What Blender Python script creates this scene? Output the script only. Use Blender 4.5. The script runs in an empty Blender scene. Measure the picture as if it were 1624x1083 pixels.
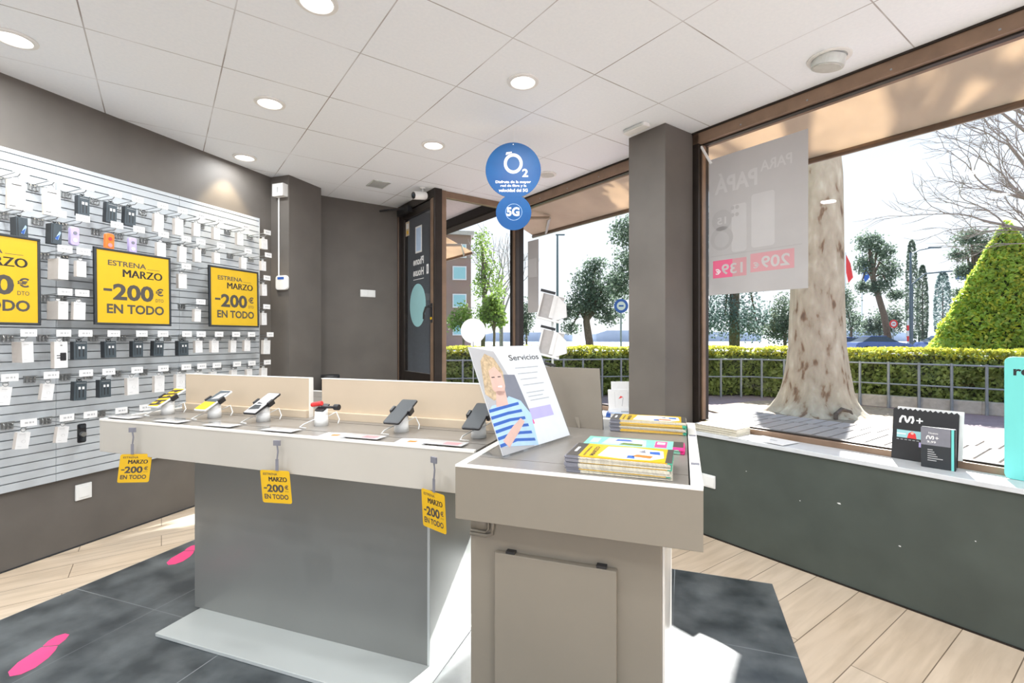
import bpy, math, random
import numpy as np
from mathutils import Matrix, Vector
R = math.radians
random.seed(7); rng = np.random.default_rng(7)
SC = bpy.context.scene
COL = SC.collection

# ------------------------------------------------------------------ camera, sky, sun, exposure
H = 1.35
cam_d = bpy.data.cameras.new('camera'); cam = bpy.data.objects.new('camera', cam_d); COL.objects.link(cam)
cam.location = (0, 0, H); cam.rotation_euler = (R(90), 0, 0)
cam_d.sensor_width = 36; cam_d.lens = 768 / 1624 * 36; cam_d.shift_y = (535 - 541.5) / 1624 * -1 * -1
cam_d.clip_start = .05; cam_d.clip_end = 900
SC.camera = cam
SC.view_settings.view_transform = 'Standard'; SC.view_settings.look = 'None'
SC.view_settings.gamma = 1; SC.view_settings.use_curve_mapping = False
SC.view_settings.exposure = 0.36

w = bpy.data.worlds.new('sky'); SC.world = w; w.use_nodes = True
nt = w.node_tree; nt.nodes.clear()
wo = nt.nodes.new('ShaderNodeOutputWorld'); bg = nt.nodes.new('ShaderNodeBackground')
tc = nt.nodes.new('ShaderNodeTexCoord'); sp = nt.nodes.new('ShaderNodeSeparateXYZ'); cr = nt.nodes.new('ShaderNodeValToRGB')
nt.links.new(tc.outputs['Generated'], sp.inputs[0]); nt.links.new(sp.outputs['Z'], cr.inputs[0])
cr.color_ramp.elements[0].position = 0.0; cr.color_ramp.elements[0].color = (.89, .91, .94, 1)
cr.color_ramp.elements[1].position = .75; cr.color_ramp.elements[1].color = (.50, .68, 1, 1)
e = cr.color_ramp.elements.new(.25); e.color = (.84, .90, .99, 1)
nt.links.new(cr.outputs[0], bg.inputs['Color']); bg.inputs['Strength'].default_value = 1.5
nt.links.new(bg.outputs[0], wo.inputs[0])

AZ, EL = 33.5, 33.0
tosun = Vector((math.sin(R(AZ)) * math.cos(R(EL)), math.cos(R(AZ)) * math.cos(R(EL)), math.sin(R(EL))))
sd = bpy.data.lights.new('sun', 'SUN'); sd.energy = 23; sd.angle = R(.6); sd.color = (1, .97, .93)
so = bpy.data.objects.new('sun', sd); COL.objects.link(so); so.location = tosun * 60
so.rotation_euler = (-tosun).to_track_quat('-Z', 'Y').to_euler()
LAMP_W = 13.0        # watts of each recessed ceiling lamp

# ------------------------------------------------------------------ frames of the room
RW = R(-19.45); RA = R(35.9)          # W: x=t y=s (left wall, tables); A: x=v y=u (windows, ceiling grid)
eT = Vector((.9429, -.333)); eW = Vector((.333, .9429)); eA = Vector((-.5864, .81)); eB = Vector((.81, .5864))
def PW(t, s, z=0): p = eT * t + eW * s; return Vector((p.x, p.y, z))
def PA(u, v, z=0): p = eA * u + eB * v; return Vector((p.x, p.y, z))
CEIL = 2.865

# ------------------------------------------------------------------ materials
MATS = {}
def mat(name, col, rough=.6, metal=0, nscale=30, namt=.06, bump=0, spec=.5, col2=None, coat=0, trans=0, emit=None, es=0, coord='Object', detail=4, stretch=None):
    if name in MATS: return MATS[name]
    m = bpy.data.materials.new(name); m.use_nodes = True; t = m.node_tree; t.nodes.clear()
    o = t.nodes.new('ShaderNodeOutputMaterial'); b = t.nodes.new('ShaderNodeBsdfPrincipled')
    c = t.nodes.new('ShaderNodeTexCoord'); n = t.nodes.new('ShaderNodeTexNoise'); x = t.nodes.new('ShaderNodeMix'); x.data_type = 'RGBA'
    n.inputs['Scale'].default_value = nscale; n.inputs['Detail'].default_value = detail
    if stretch:
        mp = t.nodes.new('ShaderNodeMapping'); mp.inputs['Scale'].default_value = stretch
        t.links.new(c.outputs[coord], mp.inputs[0]); t.links.new(mp.outputs[0], n.inputs['Vector'])
    else: t.links.new(c.outputs[coord], n.inputs['Vector'])
    cc = Vector(col[:3]); a = tuple(cc * (1 - namt)) + (1,); bb = (tuple(Vector(col2[:3])) if col2 else tuple(cc * (1 + namt))) + (1,)
    x.inputs['A'].default_value = a; x.inputs['B'].default_value = bb
    rp = t.nodes.new('ShaderNodeMapRange'); rp.inputs[1].default_value = .3; rp.inputs[2].default_value = .7
    t.links.new(n.outputs[0], rp.inputs[0]); t.links.new(rp.outputs[0], x.inputs['Factor'])
    t.links.new(x.outputs['Result'], b.inputs['Base Color'])
    b.inputs['Roughness'].default_value = rough; b.inputs['Metallic'].default_value = metal
    b.inputs['Specular IOR Level'].default_value = spec; b.inputs['Coat Weight'].default_value = coat
    if emit: b.inputs['Emission Color'].default_value = (*emit, 1); b.inputs['Emission Strength'].default_value = es
    if bump:
        bp = t.nodes.new('ShaderNodeBump'); bp.inputs['Strength'].default_value = bump; bp.inputs['Distance'].default_value = .01
        t.links.new(n.outputs[0], bp.inputs['Height']); t.links.new(bp.outputs[0], b.inputs['Normal'])
    if trans:
        tr = t.nodes.new('ShaderNodeBsdfTranslucent'); mx = t.nodes.new('ShaderNodeMixShader'); mx.inputs[0].default_value = trans
        t.links.new(x.outputs['Result'], tr.inputs[0]); t.links.new(b.outputs[0], mx.inputs[1]); t.links.new(tr.outputs[0], mx.inputs[2]); t.links.new(mx.outputs[0], o.inputs[0])
    else: t.links.new(b.outputs[0], o.inputs[0])
    MATS[name] = m; return m

def glass(name, tint=(.95, .97, .97), refl=.06, haze=0):
    m = bpy.data.materials.new(name); m.use_nodes = True; t = m.node_tree; t.nodes.clear()
    o = t.nodes.new('ShaderNodeOutputMaterial'); tr = t.nodes.new('ShaderNodeBsdfTransparent'); gl = t.nodes.new('ShaderNodeBsdfGlossy')
    tr.inputs[0].default_value = (*tint, 1); gl.inputs['Roughness'].default_value = .02
    fr = t.nodes.new('ShaderNodeFresnel'); fr.inputs[0].default_value = 1.25
    ge = t.nodes.new('ShaderNodeNewGeometry'); iv = t.nodes.new('ShaderNodeMath'); iv.operation = 'SUBTRACT'; iv.inputs[0].default_value = 1; t.links.new(ge.outputs['Backfacing'], iv.inputs[1])
    ml = t.nodes.new('ShaderNodeMath'); ml.operation = 'MULTIPLY'; t.links.new(fr.outputs[0], ml.inputs[0]); t.links.new(iv.outputs[0], ml.inputs[1])   # only the outer faces of the pane reflect
    mx = t.nodes.new('ShaderNodeMixShader'); t.links.new(ml.outputs[0], mx.inputs[0]); t.links.new(tr.outputs[0], mx.inputs[1]); t.links.new(gl.outputs[0], mx.inputs[2])
    out = mx.outputs[0]
    if haze:
        df = t.nodes.new('ShaderNodeBsdfDiffuse'); df.inputs[0].default_value = (.8, .85, .9, 1)
        nz = t.nodes.new('ShaderNodeTexNoise'); nz.inputs['Scale'].default_value = 5; mu = t.nodes.new('ShaderNodeMath'); mu.operation = 'MULTIPLY'; mu.inputs[1].default_value = haze * 2
        t.links.new(nz.outputs[0], mu.inputs[0]); m2 = t.nodes.new('ShaderNodeMixShader'); t.links.new(mu.outputs[0], m2.inputs[0]); t.links.new(out, m2.inputs[1]); t.links.new(df.outputs[0], m2.inputs[2]); out = m2.outputs[0]
    t.links.new(out, o.inputs[0]); MATS[name] = m; return m

M = {}
M['wall'] = mat('dark_taupe_paint', (.130, .117, .104), .6, nscale=3, namt=.10, spec=.35)
M['wall_r'] = mat('dark_green_grey_paint', (.062, .074, .064), .5, nscale=4, namt=.12, spec=.35)
M['plaster'] = mat('white_plaster', (.8, .79, .77), .8)
M['slat'] = mat('white_slatboard', (.49, .52, .54), .45, nscale=2, namt=.03)
M['groove'] = mat('slat_groove', (.33, .35, .36), .6)
M['top'] = mat('cream_laminate', (.535, .505, .445), .35, nscale=3, namt=.03)
M['top_shaded'] = mat('shaded_cream_laminate', (.255, .225, .178), .4, nscale=3, namt=.03)  # cream laminate with the near counter's backlit shade put into its colour
M['easel'] = mat('grey_beige_backing_card', (.27, .235, .19), .7, nscale=9, namt=.05)
M['topw'] = mat('white_laminate_edge', (.85, .82, .76), .3, nscale=3, namt=.02)
M['counter'] = mat('taupe_counter_surface', (.21, .19, .168), .3, nscale=60, namt=.04, spec=.6)
M['steel'] = mat('satin_grey_metal_panel', (.27, .275, .26), .32, .25, nscale=2, namt=.04)
M['steell'] = mat('light_grey_metal', (.62, .65, .63), .3, .15, nscale=2, namt=.03)
M['board'] = mat('beige_partition_board', (.58, .47, .345), .5, nscale=4, namt=.03)
M['frame'] = mat('bronze_aluminium', (.25, .165, .11), .38, .3, nscale=8, namt=.15)
M['framed'] = mat('dark_bronze_aluminium', (.028, .021, .017), .35, .4, nscale=8, namt=.15)
M['white'] = mat('white_plastic', (.80, .80, .78), .4, nscale=20, namt=.02)
M['paper'] = mat('white_card', (.76, .755, .745), .6, nscale=40, namt=.02)
M['beigecard'] = mat('side_card', (.60, .55, .50), .65, nscale=40, namt=.03)
M['black'] = mat('black_plastic', (.018, .018, .02), .4, nscale=20, namt=.1)
M['navy'] = mat('dark_slate_card', (.052, .070, .082), .5, nscale=20, namt=.06)
M['navyd'] = mat('darker_slate_card', (.024, .028, .032), .5, nscale=20, namt=.06)
M['chrome'] = mat('chromed_wire', (.35, .36, .36), .3, .8, nscale=20, namt=.05)
M['yellow'] = mat('yellow_print', (.64, .40, .010), .35, nscale=20, namt=.02)
M['yellowt'] = mat('amber_card', (.72, .43, .010), .4, nscale=20, namt=.02)
M['ink'] = mat('dark_grey_ink', (.065, .058, .05), .45, nscale=50, namt=.05)
M['inkl'] = mat('light_grey_ink', (.45, .45, .45), .5, nscale=50, namt=.05)
M['lilac'] = mat('lilac_plastic', (.50, .43, .72), .3, nscale=20, namt=.04)
M['orange'] = mat('orange_plastic', (.92, .19, .03), .3, nscale=20, namt=.04)
M['pink'] = mat('hot_pink_vinyl', (.93, .075, .25), .4, nscale=20, namt=.02)
M['blue'] = mat('telecom_blue', (.003, .055, .20), .45, nscale=4, namt=.03, col2=(.003, .085, .25), spec=.25)
M['teal'] = mat('turquoise_board', (.16, .62, .58), .5, nscale=10, namt=.02)
M['tealv'] = mat('pale_teal_vinyl', (.32, .58, .60), .4, nscale=10, namt=.03)
M['red'] = mat('red_print', (.75, .04, .04), .4)
M['green'] = mat('green_print', (.06, .42, .27), .4)
M['mint'] = mat('mint_print', (.22, .62, .45), .4)
M['magenta'] = mat('magenta_print', (.75, .03, .22), .4)
M['bluep'] = mat('blue_print', (.03, .11, .42), .4)
M['lightblue'] = mat('light_blue_print', (.45, .62, .85), .4)
M['skin'] = mat('printed_skin_tone', (.72, .45, .36), .5)
M['hair'] = mat('printed_blond_hair', (.55, .40, .24), .5, nscale=90, namt=.3)
M['grey'] = mat('grey_print', (.42, .40, .39), .5)
M['greyd'] = mat('slate_print', (.20, .20, .23), .5)
M['pages'] = mat('page_edges', (.60, .56, .46), .7, nscale=200, namt=.35, stretch=(1, 1, 6))
M['postergrey'] = mat('poster_reverse_grey', (.50, .48, .47), .6, nscale=5, namt=.03, trans=.25)
M['posterl'] = mat('poster_reverse_light', (.58, .56, .55), .6, nscale=5, namt=.03, trans=.25)
M['posterm'] = mat('poster_reverse_mid', (.46, .44, .43), .6, nscale=5, namt=.03, trans=.25)
M['posterpink'] = mat('poster_reverse_pink', (.66, .34, .36), .6, nscale=5, namt=.03, trans=.25)
M['posterhot'] = mat('poster_bright_pink', (.95, .20, .36), .6, nscale=5, namt=.03, trans=.4)
M['awning'] = mat('cream_awning_canvas', (.78, .66, .52), .8, nscale=3, namt=.08, trans=.38)
M['sill'] = mat('pale_stone_sill', (.58, .60, .62), .35, nscale=15, namt=.06)
M['deck'] = mat('weathered_white_boards', (.44, .41, .39), .7, nscale=14, namt=.12, stretch=(1, 6, 1))
M['wood'] = mat('raw_pallet_wood', (.52, .38, .22), .7, nscale=12, namt=.15)
M['kerb'] = mat('concrete_kerb', (.50, .46, .40), .8, nscale=12, namt=.15)
M['galv'] = mat('galvanised_steel', (.30, .33, .35), .5, .5, nscale=8, namt=.1)
M['poster_pole'] = mat('painted_pole', (.12, .16, .19), .5, .3)
M['bark'] = mat('grey_brown_bark', (.16, .12, .09), .9, nscale=14, namt=.4, bump=.5)
M['twig'] = mat('bare_twigs', (.30, .26, .24), .8, nscale=14, namt=.2)
M['leafd'] = mat('pine_needles', (.15, .21, .15), .6, nscale=1.2, namt=.4, trans=.5, col2=(.19, .25, .18))
M['leafb'] = mat('blue_green_needles', (.16, .24, .22), .6, nscale=1.2, namt=.4, trans=.5, col2=(.20, .27, .25))
M['leafc'] = mat('cypress_foliage', (.15, .19, .14), .6, nscale=1.5, namt=.4, trans=.5, col2=(.17, .22, .16))
M['leafg'] = mat('fresh_green_leaves', (.16, .27, .05), .5, nscale=1.5, namt=.4, trans=.4, col2=(.32, .45, .10))
M['leafh'] = mat('hedge_leaves', (.36, .47, .14), .45, nscale=6, namt=.4, trans=.55, col2=(.58, .68, .22))
M['leafy'] = mat('yellow_green_new_growth', (.50, .52, .05), .45, nscale=6, namt=.3, trans=.4, col2=(.72, .70, .10))
M['leafk'] = mat('topiary_leaves', (.42, .60, .10), .45, nscale=3, namt=.3, trans=.55, col2=(.62, .80, .18))
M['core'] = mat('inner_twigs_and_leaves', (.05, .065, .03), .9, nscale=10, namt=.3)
M['carblue'] = mat('dark_blue_car_paint', (.03, .10, .36), .2, .3, coat=1)
M['carglass'] = mat('car_glass', (.03, .05, .07), .05, nscale=3)
M['tyre'] = mat('tyre_rubber', (.02, .02, .02), .8)
M['asphalt'] = mat('asphalt', (.17, .17, .17), .9, nscale=20, namt=.15)
M['grass'] = mat('lawn', (.11, .19, .05), .9, nscale=30, namt=.4)
M['dirt'] = mat('dry_soil', (.30, .24, .17), .95, nscale=16, namt=.3, bump=.5)
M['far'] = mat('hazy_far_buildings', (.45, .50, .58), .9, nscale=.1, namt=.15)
M['render_w'] = mat('pale_render', (.6, .57, .52), .8)
G_WIN = glass('window_glass', (.80, .81, .815), haze=.0)
G_DOOR = glass('door_glass', (.72, .76, .78))
G_ACR = glass('clear_acrylic', (.97, .98, .99))

def brick_mat(name, c1, c2, mortar, scale, bw, bh, rot=0, rough=.85, ms=.02, offset=.5):
    m = bpy.data.materials.new(name); m.use_nodes = True; t = m.node_tree; b = t.nodes['Principled BSDF']
    c = t.nodes.new('ShaderNodeTexCoord'); mp = t.nodes.new('ShaderNodeMapping'); br = t.nodes.new('ShaderNodeTexBrick')
    mp.inputs['Rotation'].default_value = (0, 0, rot)
    t.links.new(c.outputs['Object'], mp.inputs[0]); t.links.new(mp.outputs[0], br.inputs['Vector'])
    br.inputs['Color1'].default_value = (*c1, 1); br.inputs['Color2'].default_value = (*c2, 1); br.inputs['Mortar'].default_value = (*mortar, 1)
    br.inputs['Scale'].default_value = scale; br.inputs['Brick Width'].default_value = bw; br.inputs['Row Height'].default_value = bh
    br.inputs['Mortar Size'].default_value = ms; br.offset = offset
    n = t.nodes.new('ShaderNodeTexNoise'); n.inputs['Scale'].default_value = 5; n.inputs['Detail'].default_value = 6
    x = t.nodes.new('ShaderNodeMix'); x.data_type = 'RGBA'; x.blend_type = 'MULTIPLY'; x.inputs['Factor'].default_value = .35
    t.links.new(br.outputs['Color'], x.inputs['A']); t.links.new(n.outputs['Color'], x.inputs['B'])
    t.links.new(x.outputs['Result'], b.inputs['Base Color']); b.inputs['Roughness'].default_value = rough
    MATS[name] = m; return m
M['paving'] = brick_mat('pinkish_brick_paving', (.33, .24, .25), (.39, .29, .29), (.22, .18, .18), 1, .22, .11, ms=.006)
M['brickwall'] = brick_mat('red_brick_facade', (.34, .13, .08), (.40, .17, .11), (.36, .25, .2), 1, .25, .08, ms=.01)

def floor_mat():
    m = bpy.data.materials.new('pale_oak_planks'); m.use_nodes = True; t = m.node_tree; b = t.nodes['Principled BSDF']
    c = t.nodes.new('ShaderNodeTexCoord'); mp = t.nodes.new('ShaderNodeMapping'); br = t.nodes.new('ShaderNodeTexBrick')
    mp.vector_type = 'TEXTURE'; mp.inputs['Rotation'].default_value = (0, 0, RA); 
    loc = PA(1.2075 - .205 * 10, 0); mp.inputs['Location'].default_value = loc
    t.links.new(c.outputs['Object'], mp.inputs[0]); t.links.new(mp.outputs[0], br.inputs['Vector'])
    br.inputs['Color1'].default_value = (.62, .50, .375, 1); br.inputs['Color2'].default_value = (.69, .575, .45, 1); br.inputs['Mortar'].default_value = (.20, .15, .10, 1)
    br.inputs['Scale'].default_value = 1; br.inputs['Brick Width'].default_value = 1.15; br.inputs['Row Height'].default_value = .205; br.inputs['Mortar Size'].default_value = .0022; br.inputs['Mortar Smooth'].default_value = .2
    br.offset = .37
    st = t.nodes.new('ShaderNodeMapping'); st.inputs['Scale'].default_value = (1.5, 14, 1); t.links.new(mp.outputs[0], st.inputs[0])
    n = t.nodes.new('ShaderNodeTexNoise'); n.inputs['Scale'].default_value = 1.6; n.inputs['Detail'].default_value = 8; n.inputs['Distortion'].default_value = .4
    t.links.new(st.outputs[0], n.inputs['Vector'])
    r = t.nodes.new('ShaderNodeValToRGB'); r.color_ramp.elements[0].position = .3; r.color_ramp.elements[0].color = (.72, .68, .62, 1); r.color_ramp.elements[1].position = .62; r.color_ramp.elements[1].color = (1.05, 1.04, 1.03, 1)
    t.links.new(n.outputs[0], r.inputs[0])
    x = t.nodes.new('ShaderNodeMix'); x.data_type = 'RGBA'; x.blend_type = 'MULTIPLY'; x.inputs['Factor'].default_value = .6
    t.links.new(br.outputs['Color'], x.inputs['A']); t.links.new(r.outputs[0], x.inputs['B']); t.links.new(x.outputs['Result'], b.inputs['Base Color'])
    b.inputs['Roughness'].default_value = .38
    MATS[m.name] = m; return m
M['floor'] = floor_mat()

def line_mask(t, sock, origin, step, width):
    a = t.nodes.new('ShaderNodeMath'); a.operation = 'SUBTRACT'; a.inputs[1].default_value = origin; t.links.new(sock, a.inputs[0])
    p = t.nodes.new('ShaderNodeMath'); p.operation = 'PINGPONG'; p.inputs[1].default_value = step / 2
    t.links.new(a.outputs[0], p.inputs[0])
    l = t.nodes.new('ShaderNodeMath'); l.operation = 'LESS_THAN'; l.inputs[1].default_value = width; t.links.new(p.outputs[0], l.inputs[0])
    return l.outputs[0]
def grid_mat(name, base, base2, linec, rot, ox, sx, oy, sy, wid, rough, nscale, breakup=True, mid=None, spec=.5, bump=0, gloss_var=0):
    m = bpy.data.materials.new(name); m.use_nodes = True; t = m.node_tree; b = t.nodes['Principled BSDF']
    c = t.nodes.new('ShaderNodeTexCoord'); mp = t.nodes.new('ShaderNodeMapping'); mp.vector_type = 'TEXTURE'; mp.inputs['Rotation'].default_value = (0, 0, rot)
    t.links.new(c.outputs['Object'], mp.inputs[0]); s = t.nodes.new('ShaderNodeSeparateXYZ'); t.links.new(mp.outputs[0], s.inputs[0])
    m1 = line_mask(t, s.outputs[0], ox, sx, wid); m2 = line_mask(t, s.outputs[1], oy, sy, wid)
    mx = t.nodes.new('ShaderNodeMath'); mx.operation = 'MAXIMUM'; t.links.new(m1, mx.inputs[0]); t.links.new(m2, mx.inputs[1]); lm = mx.outputs[0]
    if breakup:
        n2 = t.nodes.new('ShaderNodeTexNoise'); n2.inputs['Scale'].default_value = 2.2; t.links.new(mp.outputs[0], n2.inputs['Vector'])
        rr = t.nodes.new('ShaderNodeMapRange'); rr.inputs[1].default_value = .38; rr.inputs[2].default_value = .6; rr.inputs[3].default_value = .25; rr.inputs[4].default_value = 1; t.links.new(n2.outputs[0], rr.inputs[0])
        mm = t.nodes.new('ShaderNodeMath'); mm.operation = 'MULTIPLY'; t.links.new(lm, mm.inputs[0]); t.links.new(rr.outputs[0], mm.inputs[1]); lm = mm.outputs[0]
    n = t.nodes.new('ShaderNodeTexNoise'); n.inputs['Scale'].default_value = nscale; n.inputs['Detail'].default_value = 8; t.links.new(mp.outputs[0], n.inputs['Vector'])
    rp = t.nodes.new('ShaderNodeMapRange'); rp.inputs[1].default_value = .35; rp.inputs[2].default_value = .7; t.links.new(n.outputs[0], rp.inputs[0])
    x = t.nodes.new('ShaderNodeMix'); x.data_type = 'RGBA'; x.inputs['A'].default_value = (*base, 1); x.inputs['B'].default_value = (*base2, 1); t.links.new(rp.outputs[0], x.inputs['Factor'])
    y = t.nodes.new('ShaderNodeMix'); y.data_type = 'RGBA'; y.inputs['B'].default_value = (*linec, 1); t.links.new(x.outputs['Result'], y.inputs['A']); t.links.new(lm, y.inputs['Factor'])
    t.links.new(y.outputs['Result'], b.inputs['Base Color']); b.inputs['Roughness'].default_value = rough; b.inputs['Specular IOR Level'].default_value = spec
    if gloss_var:
        g = t.nodes.new('ShaderNodeMapRange'); g.inputs[3].default_value = rough - gloss_var; g.inputs[4].default_value = rough + gloss_var; t.links.new(n.outputs[0], g.inputs[0]); t.links.new(g.outputs[0], b.inputs['Roughness'])
    MATS[name] = m; return m
M['ceil'] = grid_mat('white_mineral_ceiling_tiles', (.855, .90, .945), (.89, .93, .97), (.33, .31, .30), RA, .2755, .583, 2.566, .583, .0032, .8, 60)
M['mat'] = grid_mat('dark_slate_vinyl_tiles', (.035, .042, .046), (.14, .155, .16), (.26, .28, .29), RW, -3.07, .605, 1.67, .65, .0022, .33, 5, spec=.6, gloss_var=.12)

def bark_plane():
    m = bpy.data.materials.new('mottled_plane_bark'); m.use_nodes = True; t = m.node_tree; b = t.nodes['Principled BSDF']
    c = t.nodes.new('ShaderNodeTexCoord'); n = t.nodes.new('ShaderNodeTexNoise'); n.inputs['Scale'].default_value = 4.5; n.inputs['Detail'].default_value = 7; n.inputs['Distortion'].default_value = .3
    mp = t.nodes.new('ShaderNodeMapping'); mp.inputs['Scale'].default_value = (1.5, 1.5, .6); t.links.new(c.outputs['Object'], mp.inputs[0]); t.links.new(mp.outputs[0], n.inputs['Vector']); r = t.nodes.new('ShaderNodeValToRGB'); t.links.new(n.outputs[0], r.inputs[0])
    r.color_ramp.elements[0].position = .30; r.color_ramp.elements[0].color = (.20, .13, .08, 1)
    r.color_ramp.elements[1].position = .72; r.color_ramp.elements[1].color = (.80, .72, .54, 1)
    for p, k in ((.36, (.34, .22, .13, 1)), (.41, (.52, .43, .30, 1)), (.58, (.66, .56, .40, 1))):
        q = r.color_ramp.elements.new(p); q.color = k
    n3 = t.nodes.new('ShaderNodeTexNoise'); n3.inputs['Scale'].default_value = 30; t.links.new(c.outputs['Object'], n3.inputs['Vector'])
    x = t.nodes.new('ShaderNodeMix'); x.data_type = 'RGBA'; x.blend_type = 'MULTIPLY'; x.inputs['Factor'].default_value = .12
    t.links.new(r.outputs[0], x.inputs['A']); t.links.new(n3.outputs['Color'], x.inputs['B'])
    t.links.new(x.outputs['Result'], b.inputs['Base Color']); b.inputs['Roughness'].default_value = .85
    bp = t.nodes.new('ShaderNodeBump'); bp.inputs['Strength'].default_value = .6; bp.inputs['Distance'].default_value = .03; t.links.new(n.outputs[0], bp.inputs['Height']); t.links.new(bp.outputs[0], b.inputs['Normal'])
    MATS[m.name] = m; return m
M['plane'] = bark_plane()

# ------------------------------------------------------------------ mesh helpers
def basis(a, b, n, o=(0, 0, 0)):
    m = Matrix.Identity(4)
    for i, v in enumerate((a, b, n)):
        for j in range(3): m[j][i] = v[j]
    m[0][3], m[1][3], m[2][3] = o
    return m
X, Y, Z = (1, 0, 0), (0, 1, 0), (0, 0, 1); nX, nY, nZ = (-1, 0, 0), (0, -1, 0), (0, 0, -1)
def face_xp(o=(0, 0, 0)): return basis(Y, Z, X, o)         # panel seen from +x
def face_yn(o=(0, 0, 0)): return basis(X, Z, nY, o)        # panel seen from -y
def face_xn(o=(0, 0, 0)): return basis(nY, Z, nX, o)       # panel seen from -x
_txt = {}
def text_geo(s, bold):
    k = (s, bold)
    if k in _txt: return _txt[k]
    c = bpy.data.curves.new('lettering', 'FONT'); c.body = s; c.offset = bold; c.resolution_u = 3
    o = bpy.data.objects.new('lettering', c); COL.objects.link(o)
    dg = bpy.context.evaluated_depsgraph_get(); dg.update()
    me = bpy.data.meshes.new_from_object(o.evaluated_get(dg))
    v = np.array([q.co[:] for q in me.vertices]); f = [list(p.vertices) for p in me.polygons]
    mn = v.min(0); mxv = v.max(0); v[:, 0] = (v[:, 0] - mn[0]) / (mxv[0] - mn[0]); v[:, 1] = (v[:, 1] - mn[1]) / (mxv[1] - mn[1])
    bpy.data.objects.remove(o); bpy.data.curves.remove(c); bpy.data.meshes.remove(me)
    _txt[k] = (v, f); return _txt[k]

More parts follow.
